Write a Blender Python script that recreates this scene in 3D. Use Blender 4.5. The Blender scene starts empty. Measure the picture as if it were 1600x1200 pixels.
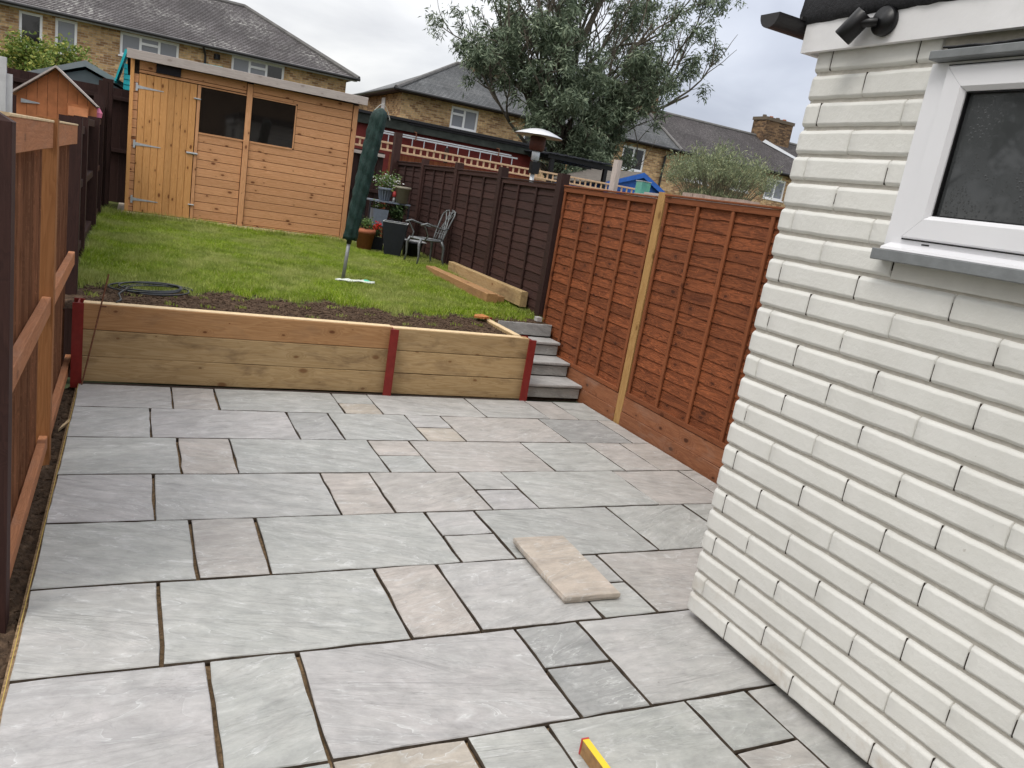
import bpy, math, random
import numpy as np
from mathutils import Matrix, Vector
R = random.Random(7)
NR = np.random.RandomState(11)
sc = bpy.context.scene
COL = sc.collection
rad = math.radians

# ------------------------------------------------------------------ camera
cam = bpy.data.cameras.new('camera'); camo = bpy.data.objects.new('camera', cam); COL.objects.link(camo)
Rc = Matrix(((0.894845, -0.043639, -0.444238), (-0.416189, 0.278197, -0.865675), (0.161363, 0.959532, 0.230781)))
camo.matrix_world = Matrix.Translation((0.30638, -6.34181, 1.82988)) @ Rc.to_4x4()
cam.sensor_width = 36; cam.lens = 27.3886; cam.clip_start = 0.05; cam.clip_end = 900
sc.camera = camo

# ------------------------------------------------------------------ world: overcast over a Nishita sky
SUN_EL, SUN_AZ = 56, 245          # azimuth clockwise from +Y
w = bpy.data.worlds.new('World'); sc.world = w; w.use_nodes = True
nt = w.node_tree; nt.nodes.clear()
def wn(t, **k):
    n = nt.nodes.new(t)
    for a, b in k.items(): setattr(n, a, b)
    return n
out = wn('ShaderNodeOutputWorld'); bg = wn('ShaderNodeBackground'); sky = wn('ShaderNodeTexSky')
sky.sky_type = 'NISHITA'; sky.sun_disc = False; sky.sun_elevation = rad(SUN_EL); sky.sun_rotation = rad(SUN_AZ)
sky.air_density = 1.0; sky.dust_density = 2.0
bg.inputs['Strength'].default_value = 0.115
tc = wn('ShaderNodeTexCoord'); sep = wn('ShaderNodeSeparateXYZ'); nt.links.new(tc.outputs['Generated'], sep.inputs[0])
zz = wn('ShaderNodeMath', operation='MAXIMUM'); nt.links.new(sep.outputs[2], zz.inputs[0]); zz.inputs[1].default_value = 0.0
za = wn('ShaderNodeMath', operation='ADD'); nt.links.new(zz.outputs[0], za.inputs[0]); za.inputs[1].default_value = 0.22
dx = wn('ShaderNodeMath', operation='DIVIDE'); nt.links.new(sep.outputs[0], dx.inputs[0]); nt.links.new(za.outputs[0], dx.inputs[1])
dy = wn('ShaderNodeMath', operation='DIVIDE'); nt.links.new(sep.outputs[1], dy.inputs[0]); nt.links.new(za.outputs[0], dy.inputs[1])
cb = wn('ShaderNodeCombineXYZ'); nt.links.new(dx.outputs[0], cb.inputs[0]); nt.links.new(dy.outputs[0], cb.inputs[1])
n1 = wn('ShaderNodeTexNoise'); n1.inputs['Scale'].default_value = 1.5; n1.inputs['Detail'].default_value = 6; n1.inputs['Roughness'].default_value = .5
n1.inputs['Distortion'].default_value = .3
nt.links.new(cb.outputs[0], n1.inputs['Vector'])
n2 = wn('ShaderNodeTexNoise'); n2.inputs['Scale'].default_value = 0.42; n2.inputs['Detail'].default_value = 2
nt.links.new(cb.outputs[0], n2.inputs['Vector'])
cr = wn('ShaderNodeValToRGB'); e = cr.color_ramp
e.elements[0].position = .30; e.elements[0].color = (3.85, 3.86, 3.98, 1)
e.elements[1].position = .70; e.elements[1].color = (6.1, 6.0, 5.85, 1)
m = e.elements.new(.5); m.color = (4.95, 4.94, 4.94, 1)
nt.links.new(n1.outputs['Fac'], cr.inputs['Fac'])
# thinner, bluer cloud away from the sun side (towards +X)
mr = wn('ShaderNodeMapRange'); nt.links.new(sep.outputs[0], mr.inputs[0]); mr.inputs[1].default_value = 0.18; mr.inputs[2].default_value = .62
mr.inputs[3].default_value = 0.0; mr.inputs[4].default_value = 1.0; mr.interpolation_type = 'SMOOTHSTEP'
thin = wn('ShaderNodeMix', data_type='RGBA', blend_type='MULTIPLY'); thin.inputs[7].default_value = (.72, .76, .86, 1)
nt.links.new(mr.outputs[0], thin.inputs[0]); nt.links.new(cr.outputs[0], thin.inputs[6])
# overcast skies brighten smoothly towards the zenith (CIE overcast sky)
gr = wn('ShaderNodeMath', operation='MULTIPLY_ADD'); nt.links.new(zz.outputs[0], gr.inputs[0]); gr.inputs[1].default_value = 1.5; gr.inputs[2].default_value = 1.0
gv = wn('ShaderNodeVectorMath', operation='SCALE'); nt.links.new(thin.outputs[2], gv.inputs[0]); nt.links.new(gr.outputs[0], gv.inputs['Scale'])
mx = wn('ShaderNodeMix', data_type='RGBA'); mx.inputs[0].default_value = 0.9
nt.links.new(sky.outputs[0], mx.inputs[6]); nt.links.new(gv.outputs[0], mx.inputs[7])
nt.links.new(mx.outputs[2], bg.inputs['Color']); nt.links.new(bg.outputs[0], out.inputs[0])

sun = bpy.data.lights.new('sun', 'SUN'); suno = bpy.data.objects.new('sun', sun); COL.objects.link(suno)
sun.energy = 1.1; sun.angle = rad(22); sun.color = (1, .96, .9)
sd = Vector((math.sin(rad(SUN_AZ)) * math.cos(rad(SUN_EL)), math.cos(rad(SUN_AZ)) * math.cos(rad(SUN_EL)), math.sin(rad(SUN_EL))))
suno.rotation_euler = sd.to_track_quat('Z', 'Y').to_euler(); suno.location = (0, 0, 20)
vs = sc.view_settings; sc.display_settings.display_device = 'sRGB'
vs.view_transform = 'Standard'; vs.look = 'None'; vs.exposure = 0.5; vs.gamma = 1; vs.use_curve_mapping = False

# ------------------------------------------------------------------ node helper
class NT:
    def __init__(s, name, rough=.7, spec=.35):
        s.m = bpy.data.materials.new(name); s.m.use_nodes = True; s.t = s.m.node_tree
        s.b = s.t.nodes['Principled BSDF']; s.b.inputs['Roughness'].default_value = rough
        s.b.inputs['Specular IOR Level'].default_value = spec
        s.tc = s.t.nodes.new('ShaderNodeTexCoord'); s.oi = None
    def n(s, typ, **k):
        n = s.t.nodes.new(typ)
        for a, b in k.items(): setattr(n, a, b)
        return n
    def L(s, a, b): s.t.links.new(a, b)
    def info(s):
        if s.oi is None: s.oi = s.n('ShaderNodeObjectInfo')
        return s.oi
    def vec(s, scale=(1, 1, 1), rnd=True, kind='Object', rotz=None):
        mp = s.n('ShaderNodeMapping'); mp.inputs['Scale'].default_value = scale
        src = s.tc.outputs[kind]
        if rotz:
            m0 = s.n('ShaderNodeMapping'); c2 = s.n('ShaderNodeCombineXYZ')
            a_ = s.math('MULTIPLY', s.math('SUBTRACT', s.math('FRACT', s.math('MULTIPLY', s.info().outputs['Random'], 7.31)), .5), rotz)
            s.L(a_, c2.inputs[2]); s.L(c2.outputs[0], m0.inputs['Rotation']); s.L(src, m0.inputs[0]); src = m0.outputs[0]
        s.L(src, mp.inputs[0])
        if rnd:
            v = s.n('ShaderNodeVectorMath', operation='SCALE'); c = s.n('ShaderNodeCombineXYZ')
            for i, q in enumerate((91.0, 57.0, 33.0)):
                mm = s.math('MULTIPLY', s.info().outputs['Random'], q); s.L(mm, c.inputs[i])
            s.L(c.outputs[0], mp.inputs['Location'])
        return mp.outputs[0]
    def noise(s, v, scale=5, detail=4, rough=.55, dist=0):
        n = s.n('ShaderNodeTexNoise'); s.L(v, n.inputs['Vector'])
        for a, b in (('Scale', scale), ('Detail', detail), ('Roughness', rough), ('Distortion', dist)): n.inputs[a].default_value = b
        return n.outputs['Fac']
    def math(s, op, a, b=None, c=None, clamp=False):
        n = s.n('ShaderNodeMath', operation=op); n.use_clamp = clamp
        for i, x in enumerate((a, b, c)):
            if x is None: continue
            if isinstance(x, (int, float)): n.inputs[i].default_value = x
            else: s.L(x, n.inputs[i])
        return n.outputs[0]
    def ramp(s, f, stops):
        n = s.n('ShaderNodeValToRGB'); e = n.color_ramp.elements
        for i, (p, c) in enumerate(stops):
            if isinstance(c, (int, float)): c = (c, c, c)
            el = e[i] if i < 2 else e.new(p)
            el.position = p; el.color = (*c, 1)
        s.L(f, n.inputs[0]); return n.outputs[0]
    def mix(s, f, a, b, mode='MIX'):
        n = s.n('ShaderNodeMix', data_type='RGBA', blend_type=mode)
        for i, x in ((0, f), (6, a), (7, b)):
            if isinstance(x, (int, float)): n.inputs[i].default_value = x
            elif isinstance(x, tuple): n.inputs[i].default_value = (*x, 1)
            else: s.L(x, n.inputs[i])
        return n.outputs[2]
    def col(s, c):
        if isinstance(c, tuple): s.b.inputs['Base Color'].default_value = (*c, 1)
        else: s.L(c, s.b.inputs['Base Color'])
    def rough(s, f): s.L(f, s.b.inputs['Roughness'])
    def bump(s, h, strength=.4, dist=.005):
        n = s.n('ShaderNodeBump'); n.inputs['Strength'].default_value = strength; n.inputs['Distance'].default_value = dist
        s.L(h, n.inputs['Height'])
        if s.b.inputs['Normal'].is_linked: s.L(s.b.inputs['Normal'].links[0].from_socket, n.inputs['Normal'])
        s.L(n.outputs[0], s.b.inputs['Normal'])

def plain(name, c, rough=.6, var=.12, bump=.15, scale=25, metal=0, spec=.35, dirt=0):
    s = NT(name, rough, spec); v = s.vec()
    f = s.noise(v, scale, 4)
    lo = tuple(x * (1 - var) for x in c); hi = tuple(min(1, x * (1 + var)) for x in c)
    cc = s.ramp(f, [(.3, lo), (.7, hi)])
    if dirt:
        g = s.ramp(s.noise(v, scale * .25, 5, .65), [(.5, 0.0), (.72, 1.0)])
        cc = s.mix(s.math('MULTIPLY', g, dirt), cc, (.09, .075, .055))
    s.col(cc); s.b.inputs['Metallic'].default_value = metal
    if bump: s.bump(s.noise(v, scale * 3, 3), bump, .004)
    return s.m

def wood(name, c1, c2, knot=(.08, .03, .012), knots=1.0, rough=.72, gs=1.0, bump=.35, stain=0, straincol=(.05, .03, .02), vary=.25, rings=14, kden=1.0, cut=0.0):
    """grain runs along the local X axis of each board"""
    s = NT(name, rough, .25); v = s.vec((1, 1, 1))
    # slow warp
    g1 = s.noise(s.vec((.9 * gs, 9 * gs, 9 * gs)), 1.6, 3, .5, .6)
    g2 = s.noise(s.vec((2.2 * gs, 70 * gs, 70 * gs)), 1.5, 4, .6, .2)
    # knots : stretched cells
    vo = s.n('ShaderNodeTexVoronoi'); vo.feature = 'F1'; vo.voronoi_dimensions = '2D'; vo.inputs['Randomness'].default_value = 1
    s.L(s.vec((2.0 * kden, 3.6 * kden, 1)), vo.inputs['Vector']); vo.inputs['Scale'].default_value = 1.6
    d = vo.outputs['Distance']
    d = s.math('ADD', d, s.math('MULTIPLY', s.math('SUBTRACT', s.noise(s.vec((1, 1, 1)), 9, 2), .5), .10))
    sc3 = s.n('ShaderNodeSeparateColor'); s.L(vo.outputs['Color'], sc3.inputs[0])
    rz = s.math('ADD', s.math('MULTIPLY', s.math('POWER', sc3.outputs[0], 2.2), 1.75), .02)
    d = s.math('DIVIDE', d, rz)
    kn = s.ramp(d, [(.045, 1.0), (.085, 0.0)])
    halo = s.ramp(d, [(.09, 1.0), (.26, 0.0)])
    a = s.math('MULTIPLY', g1, rings); a = s.math('ADD', a, s.math('MULTIPLY', halo, 2.4)); a = s.math('ADD', a, s.math('MULTIPLY', g2, .9))
    lines = s.math('FRACT', a)
    lines = s.ramp(lines, [(.0, 0.25), (.7, .95), (.98, 0.1)])
    base = s.mix(lines, c2, c1)
    base = s.mix(s.math('MULTIPLY', s.ramp(g2, [(.35, 0.0), (.7, 1.0)]), .35), base, tuple(x * .62 for x in c1))
    base = s.mix(s.math('MULTIPLY', halo, .35 * knots), base, tuple(x * .75 for x in c2))
    base = s.mix(s.math('MULTIPLY', kn, .9 * knots), base, knot)
    if stain:
        st = s.ramp(s.noise(s.vec((2.2, 5, 5)), 1.5, 4, .6, .4), [(.52, 0.0), (.72, 1.0)])
        base = s.mix(s.math('MULTIPLY', st, stain), base, straincol)
    if cut:   # rough sawn pale nicks
        ct = s.ramp(s.noise(s.vec((14, 26, 26)), 2.2, 5, .75, 1.2), [(.57, 0.0), (.66, 1.0)])
        base = s.mix(s.math('MULTIPLY', ct, cut), base, tuple(min(1, x * 2.0) for x in c1))
    br = s.math('ADD', s.math('MULTIPLY', s.info().outputs['Random'], vary * 2), 1 - vary)
    hsv = s.n('ShaderNodeHueSaturation'); s.L(base, hsv.inputs['Color']); s.L(br, hsv.inputs['Value'])
    hsv.inputs['Saturation'].default_value = 1.0
    s.col(hsv.outputs[0])
    s.bump(g2, bump, .004); s.bump(lines, bump * .4, .0015)
    return s.m

# ------------------------------------------------------------------ objects
W = {}
def tag(o, label=None, cat=None, group=None, kind=None):
    if label: o['label'] = label
    if cat: o['category'] = cat
    if group: o['group'] = group
    if kind: o['kind'] = kind
    return o
def link(o, M, parent=None):
    COL.objects.link(o)
    if parent is not None:
        o.parent = parent; o.matrix_local = W[parent.name].inverted() @ M
    else: o.matrix_world = M
    W[o.name] = M.copy(); return o
def thing(name, loc, label, cat, group=None):
    o = bpy.data.objects.new(name, None); o.empty_display_size = .1
    link(o, Matrix.Translation(loc)); return tag(o, label, cat, group)
def mesh(name, V, F, mats, smooth=False, uv=None, mi=None):
    me = bpy.data.meshes.new(name); me.from_pydata([tuple(map(float, v)) for v in V], [], F)
    for m_ in (mats if isinstance(mats, (list, tuple)) else [mats]): me.materials.append(m_)
    if mi: me.polygons.foreach_set('material_index', mi)
    if smooth: me.polygons.foreach_set('use_smooth', [True] * len(F))
    if uv:
        u = me.uv_layers.new(name='UVMap'); u.data.foreach_set('uv', [c for q in uv for c in q])
    me.update(); return me
def put(name, me, M=None, parent=None, color=None):
    o = bpy.data.objects.new(name, me)
    if color: o.color = (*color, 1)
    return link(o, M or Matrix.Identity(4), parent)
def wmesh(name, V, F, mat, parent=None, org=None, smooth=False, **k):
    V = np.array(V, float); org = np.array(V.mean(0) if org is None else org, float)
    me = mesh(name, V - org, F, mat, smooth, **k)
    return put(name, me, Matrix.Translation(org), parent)

class MB:
    def __init__(s): s.V = []; s.F = []
    def add(s, V, F):
        b = len(s.V); s.V += [tuple(v) for v in V]; s.F += [tuple(i + b for i in f) for f in F]; return s
    def box(s, a, b, M=None):
        (x0, y0, z0), (x1, y1, z1) = a, b
        V = [(x0, y0, z0), (x1, y0, z0), (x1, y1, z0), (x0, y1, z0), (x0, y0, z1), (x1, y0, z1), (x1, y1, z1), (x0, y1, z1)]
        if M: V = [tuple(M @ Vector(v)) for v in V]
        return s.add(V, [(0, 3, 2, 1), (4, 5, 6, 7), (0, 1, 5, 4), (1, 2, 6, 5), (2, 3, 7, 6), (3, 0, 4, 7)])
    def tube(s, pts, r, n=8, cap=True):
        pts = [Vector(p) for p in pts]; N = len(pts); rs = r if isinstance(r, (list, tuple)) else [r] * N
        V = []; up = None
        for i, p in enumerate(pts):
            d = (pts[min(i + 1, N - 1)] - pts[max(i - 1, 0)]).normalized()
            if up is None: up = Vector((0, 0, 1)) if abs(d.z) < .9 else Vector((1, 0, 0))
            sx = d.cross(up).normalized(); up = sx.cross(d).normalized()
            for k in range(n):
                a = 2 * math.pi * k / n; V.append(p + (sx * math.cos(a) + up * math.sin(a)) * rs[i])
        F = [(i * n + k, i * n + (k + 1) % n, (i + 1) * n + (k + 1) % n, (i + 1) * n + k) for i in range(N - 1) for k in range(n)]
        if cap: F += [tuple(range(n))[::-1], tuple((N - 1) * n + k for k in range(n))]
        return s.add(V, F)
    def lathe(s, prof, c=(0, 0, 0), n=24, squish=1):
        V = []; F = []
        for r, z in prof:
            for k in range(n):
                a = 2 * math.pi * k / n; V.append((c[0] + r * math.cos(a), c[1] + r * math.sin(a) * squish, c[2] + z))
        for i in range(len(prof) - 1):
            for k in range(n): F.append((i * n + k, i * n + (k + 1) % n, (i + 1) * n + (k + 1) % n, (i + 1) * n + k))
        return s.add(V, F)
    def prism(s, poly, ext):
        n = len(poly); e = Vector(ext); V = [Vector(p) for p in poly] + [Vector(p) + e for p in poly]
        return s.add(V, [tuple(range(n))[::-1], tuple(range(n, 2 * n))] + [(i, (i + 1) % n, n + (i + 1) % n, n + i) for i in range(n)])
    def out(s, name, mat, parent=None, smooth=False, org=None): return wmesh(name, s.V, s.F, mat, parent, org, smooth)

_bc = {}
def board_mesh(name, L, w_, t, ch, mat, wob=0, seed=0, seg=1):
    key = (name, round(L, 3), round(w_, 4), round(t, 4), ch, mat.name, wob, seed, seg)
    if key in _bc: return _bc[key]
    rr = random.Random(seed * 131 + 5)
    h, k = w_ / 2, t / 2; c = min(ch, h * .4, k * .4)
    sec = [(-h + c, -k), (h - c, -k), (h, -k + c), (h, k - c), (h - c, k), (-h + c, k), (-h, k - c), (-h, -k + c)]
    V = []; n = 8
    for i in range(seg + 1):
        x = -L / 2 + L * i / seg; j1 = rr.uniform(-wob, wob); j2 = rr.uniform(-wob, wob)
        for (y, z) in sec: V.append((x, y + (j1 if y < 0 else j2), z))
    F = [(i * n + q, (i + 1) * n + q, (i + 1) * n + (q + 1) % n, i * n + (q + 1) % n) for i in range(seg) for q in range(n)]
    F += [tuple(range(n)), tuple(seg * n + q for q in range(n))[::-1]]
    two = mat.name == 'feather_edge_board'
    me = mesh(name, V, F, [mat, M_edge] if two else mat, mi=([1 if q in (2, 6) else 0 for i in range(seg) for q in range(n)] + [0, 0]) if two else None); _bc[key] = me; return me
def bd(name, a, b, w_, t, wd, mat, parent=None, ch=.003, wob=0, seed=0, seg=1, color=None):
    """board from a to b (centre line); wd = width direction"""
    a, b = Vector(a), Vector(b); x = (b - a).normalized(); z = x.cross(Vector(wd)).normalized(); y = z.cross(x)
    L = (b - a).length; c = (a + b) / 2
    M = Matrix(((x.x, y.x, z.x, c.x), (x.y, y.y, z.y, c.y), (x.z, y.z, z.z, c.z), (0, 0, 0, 1)))
    return put(name, board_mesh(name, L, w_, t, ch, mat, wob, seed, seg), M, parent, color)

# ------------------------------------------------------------------ materials
def slab_mat():
    s = NT('riven_sandstone', .62, .35)
    v = s.vec((1, 1, 1), rotz=.9)
    oc = s.info().outputs['Color']
    st = s.vec((1.0, 4.6, 1), rotz=.9)
    f1 = s.noise(st, 2.3, 6, .62, 1.4)                 # streaky bedding
    f2 = s.noise(v, 3.1, 5, .6, .8)                    # broad clouds
    f3 = s.noise(v, 60, 3, .6)                         # grain
    c = s.mix(s.ramp(f1, [(.30, 0.0), (.70, 1.0)]), (.84, .84, .84), (1.07, 1.06, 1.045))
    c = s.mix(1.0, oc, c, 'MULTIPLY')
    c2 = s.mix(s.ramp(f2, [(.3, 0.0), (.7, 1.0)]), (.91, .925, .92), (1.06, 1.05, 1.055))
    c = s.mix(1.0, c, c2, 'MULTIPLY')
    # riven ledges: contour lines of a warped field
    ff = s.noise(st, 1.15, 5, .55, 1.0)
    ct = s.math('FRACT', s.math('MULTIPLY', ff, 9))
    ledge = s.ramp(ct, [(0, 0.0), (.015, 1.0), (.06, 0.30), (.28, 0.0)])
    msk = s.ramp(s.noise(v, 4.5, 3, .5), [(.40, 0.0), (.55, 1.0)])
    lw = s.math('MULTIPLY', ledge, msk)
    c = s.mix(s.math('MULTIPLY', lw, .75), c, (.66, .67, .66))
    # dusty pale scuffs from laying, a few dark specks
    sc_ = s.ramp(s.noise(s.vec((1.3, 2.6, 1), rotz=1.6), 4.2, 8, .74, .6), [(.56, 0.0), (.80, 1.0)])
    c = s.mix(s.math('MULTIPLY', sc_, .75), c, (.62, .62, .62))
    spk = s.ramp(s.noise(v, 38, 2, .5), [(.76, 0.0), (.80, 1.0)])
    c = s.mix(s.math('MULTIPLY', spk, .35), c, (.12, .10, .08))
    c = s.mix(s.math('MULTIPLY', f3, .10), c, (.12, .12, .12))
    # hairline cracks
    wv = s.n('ShaderNodeTexVoronoi'); wv.feature = 'DISTANCE_TO_EDGE'; wv.inputs['Scale'].default_value = 1.15
    nv = s.n('ShaderNodeTexNoise'); nv.inputs['Scale'].default_value = 2.6; nv.inputs['Detail'].default_value = 7; s.L(v, nv.inputs['Vector'])
    av = s.n('ShaderNodeVectorMath', operation='MULTIPLY_ADD'); s.L(nv.outputs['Color'], av.inputs[0]); av.inputs[1].default_value = (.9, .9, .9); s.L(v, av.inputs[2]); s.L(av.outputs[0], wv.inputs['Vector'])
    ck = s.ramp(wv.outputs['Distance'], [(0, 1.0), (.004, 0.0)]); cm = s.ramp(s.noise(v, 1.9, 2, .5), [(.56, 0.0), (.62, 1.0)])
    c = s.mix(s.math('MULTIPLY', s.math('MULTIPLY', ck, cm), .22), c, (.14, .14, .14))
    c = s.mix(1.0, c, s.ramp(s.noise(s.vec((1, 1.6, 1), rotz=.9), 9, 8, .72, .4), [(.34, .82), (.5, .95), (.66, 1.08)]), 'MULTIPLY')
    s.col(c)
    s.rough(s.ramp(f2, [(.3, .5), (.7, .68)]))
    s.bump(ct, 1.0, .004); s.bump(f1, .5, .008); s.bump(s.noise(s.vec((1, 2.2, 1), rotz=.9), 16, 8, .7, .5), .75, .004); s.bump(f3, .12, .001)
    return s.m
def painted_brick():
    s = NT('white_masonry_paint', .55, .35)
    v = s.vec((1, 1, 1), rnd=True); wv = s.vec((1, 1, 1), rnd=True)
    c = s.ramp(s.noise(v, 6, 3), [(.3, (.625, .62, .585)), (.7, (.675, .67, .64))])
    spot = s.ramp(s.noise(v, 26, 5, .7), [(.72, 0.0), (.78, 1.0)])
    c = s.mix(s.math('MULTIPLY', spot, .45), c, (.28, .20, .13))
    g = s.n('ShaderNodeNewGeometry'); sp = s.n('ShaderNodeSeparateXYZ'); s.L(g.outputs['Position'], sp.inputs[0])
    low = s.ramp(sp.outputs[2], [(.02, 1.0), (.35, 0.0)]); mp_ = s.n('ShaderNodeMapping'); s.L(g.outputs['Position'], mp_.inputs[0])
    dn = s.ramp(s.noise(mp_.outputs[0], 7, 6, .7, .4), [(.50, 0.0), (.68, 1.0)])
    c = s.mix(s.math('MULTIPLY', s.math('MULTIPLY', low, dn), .55), c, (.36, .27, .18))
    wide = s.ramp(s.noise(mp_.outputs[0], 1.1, 4, .6), [(.35, .93), (.65, 1.04)]); c = s.mix(1.0, c, wide, 'MULTIPLY')
    dk2 = s.ramp(s.noise(mp_.outputs[0], 14, 4, .75), [(.70, 0.0), (.74, 1.0)]); c = s.mix(s.math('MULTIPLY', dk2, .35), c, (.25, .22, .18))
    s.col(c)
    s.bump(s.noise(v, 45, 5, .62), .55, .004); s.bump(s.noise(s.vec((1, 2, 2)), 210, 3, .6), .25, .0015)
    return s.m
def brick_far(name, c1, c2, c3, mort):
    s = NT(name, .85, .15)
    b = s.n('ShaderNodeTexBrick'); s.L(s.tc.outputs['UV'], b.inputs['Vector'])
    b.inputs['Scale'].default_value = 1; b.inputs['Brick Width'].default_value = .225; b.inputs['Row Height'].default_value = .075
    b.inputs['Mortar Size'].default_value = .007; b.inputs['Mortar Smooth'].default_value = .2; b.inputs['Bias'].default_value = -.2
    b.inputs['Color1'].default_value = (0, 0, 0, 1); b.inputs['Color2'].default_value = (1, 1, 1, 1); b.inputs['Mortar'].default_value = (.5, .5, .5, 1)
    cc = s.ramp(b.outputs['Color'], [(0, c3), (.45, c1), (1, c2)])
    mp = s.n('ShaderNodeMapping'); s.L(s.tc.outputs['UV'], mp.inputs[0])
    n = s.noise(mp.outputs[0], .7, 5, .6); n2 = s.noise(mp.outputs[0], 9, 3, .6)
    cc = s.mix(b.outputs['Fac'], cc, mort)
    cc = s.mix(1.0, cc, s.ramp(n, [(.3, .68), (.7, 1.15)]), 'MULTIPLY')
    cc = s.mix(1.0, cc, s.ramp(n2, [(.3, .75), (.7, 1.2)]), 'MULTIPLY')
    s.col(cc); s.bump(s.math('SUBTRACT', 1, b.outputs['Fac']), .5, .01)
    return s.m
def tile_far(name, c1, c2, lich=.5):
    s = NT(name, .8, .2)
    b = s.n('ShaderNodeTexBrick'); s.L(s.tc.outputs['UV'], b.inputs['Vector'])
    b.inputs['Scale'].default_value = 1; b.inputs['Brick Width'].default_value = .17; b.inputs['Row Height'].default_value = .12
    b.inputs['Mortar Size'].default_value = .008; b.inputs['Color1'].default_value = (0, 0, 0, 1); b.inputs['Color2'].default_value = (1, 1, 1, 1)
    b.inputs['Mortar'].default_value = (0, 0, 0, 1)
    mp = s.n('ShaderNodeMapping'); s.L(s.tc.outputs['UV'], mp.inputs[0])
    cc = s.mix(b.outputs['Color'], c1, c2)
    cc = s.mix(s.math('MULTIPLY', b.outputs['Fac'], .7), cc, tuple(x * .35 for x in c1))
    cc = s.mix(1.0, cc, s.ramp(s.noise(mp.outputs[0], .5, 6, .65, .5), [(.3, .62), (.7, 1.2)]), 'MULTIPLY')
    mp2 = s.n('ShaderNodeMapping'); mp2.inputs['Scale'].default_value = (2.2, .35, 1); s.L(s.tc.outputs['UV'], mp2.inputs[0])
    cc = s.mix(1.0, cc, s.ramp(s.noise(mp2.outputs[0], 1.2, 5, .65), [(.3, .78), (.7, 1.18)]), 'MULTIPLY')
    l = s.ramp(s.noise(mp.outputs[0], 7, 4, .7), [(.50, 0.0), (.60, 1.0)])
    l2 = s.ramp(s.noise(mp.outputs[0], .55, 3, .5), [(.46, 0.0), (.60, 1.0)])
    cc = s.mix(s.math('MULTIPLY', s.math('MULTIPLY', l, l2), lich), cc, (.46, .45, .42))
    s.col(cc); return s.m
def glass_mat(name, c=(.01, .012, .014), rough=.03, drops=False):
    s = NT(name, rough, .6); s.col(c)
    s.b.inputs['IOR'].default_value = 1.5
    if drops:
        v = s.vec((1, 1, 1)); vo = s.n('ShaderNodeTexVoronoi'); s.L(v, vo.inputs['Vector']); vo.inputs['Scale'].default_value = 90
        h = s.ramp(vo.outputs['Distance'], [(0, 1.0), (.38, 0.0)]); k = s.ramp(s.noise(v, 9, 3), [(.45, 0.0), (.62, 1.0)])
        s.bump(s.math('MULTIPLY', h, k), .5, .002)
        s.rough(s.math('ADD', s.math('MULTIPLY', k, .12), .04))
    return s.m
def leaf_mat(name, c1, c2, c3=None, trans=.25):
    s = NT(name, .55, .3)
    g = s.n('ShaderNodeNewGeometry'); r = g.outputs['Random Per Island']
    cc = s.ramp(r, [(0, c1), (.6, c2)] + ([(.97, c3)] if c3 else []))
    s.col(cc)
    tr = s.n('ShaderNodeBsdfTranslucent'); s.L(cc, tr.inputs[0]); mx_ = s.n('ShaderNodeMixShader'); mx_.inputs[0].default_value = trans
    s.L(s.b.outputs[0], mx_.inputs[1]); s.L(tr.outputs[0], mx_.inputs[2])
    s.L(mx_.outputs[0], s.t.nodes['Material Output'].inputs[0]); return s.m

M_slab = slab_mat()
M_sedge = plain('soiled_slab_edge', (.085, .065, .048), .9, .35, .6, 30)
M_paint = painted_brick()
M_pback = plain('painted_mortar', (.50, .47, .42), .7, .1, .3, 40)
M_render = plain('smooth_painted_render', (.60, .59, .55), .65, .06, .2, 12)
M_upvc = plain('white_upvc', (.72, .72, .745), .28, .02, .0, 5, spec=.5)
M_greyp = plain('grey_painted_timber', (.17, .18, .185), .5, .15, .4, 14)
M_fasc = plain('white_painted_fascia', (.74, .735, .745), .5, .05, .25, 10, dirt=.15)
M_felt = plain('black_roof_felt', (.022, .022, .025), .9, .35, .9, 60)
M_black = plain('black_plastic', (.022, .021, .022), .42, .15, .05, 20)
M_blk2 = plain('satin_black_metal', (.006, .006, .007), .38, .1, .0, 20)
M_sleeper = wood('treated_pine_sleeper', (.49, .35, .185), (.36, .235, .105), (.17, .075, .03), .9, gs=.9, stain=.75, straincol=(.18, .115, .06), vary=.09, rings=9)
M_sleepb = wood('treated_pine_brown', (.44, .25, .115), (.32, .165, .068), (.12, .04, .015), 1.0, gs=.9, stain=.4, straincol=(.20, .12, .07), vary=.06, rings=9)
M_cut = plain('pale_sawn_timber_edge', (.66, .50, .30), .75, .12, .3, 18)
M_shed = wood('shed_shiplap', (.72, .38, .195), (.56, .265, .115), (.15, .05, .02), 1.0, gs=1.1, vary=.10, rings=10, bump=.2, kden=1.15)
M_door = wood('shed_door_plank', (.74, .385, .15), (.60, .28, .09), (.16, .05, .015), 1.0, gs=1.0, vary=.10, rings=11, bump=.2, kden=1.2)
M_roofw = wood('weathered_fascia_wood', (.52, .46, .42), (.42, .36, .33), (.2, .15, .12), .5, vary=.05, rings=8)
M_orange = wood('treated_orange_lap', (.27, .082, .030), (.075, .021, .008), (.045, .012, .005), 1.0, gs=1.2, vary=.22, rings=9, bump=.9, stain=.6, straincol=(.085, .022, .008), cut=.42, kden=1.3)
M_orframe = wood('treated_orange_frame', (.25, .082, .032), (.16, .048, .018), (.06, .015, .005), .8, vary=.12, rings=8, bump=.4)
M_grav = wood('treated_gravel_board', (.28, .115, .055), (.18, .065, .030), (.05, .015, .006), 1.0, vary=.12, rings=8, bump=.5, stain=.4, straincol=(.30, .20, .15), cut=.2)
M_ypost = wood('treated_green_post', (.45, .27, .105), (.33, .18, .06), (.15, .07, .02), .8, vary=.05, rings=9)
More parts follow.
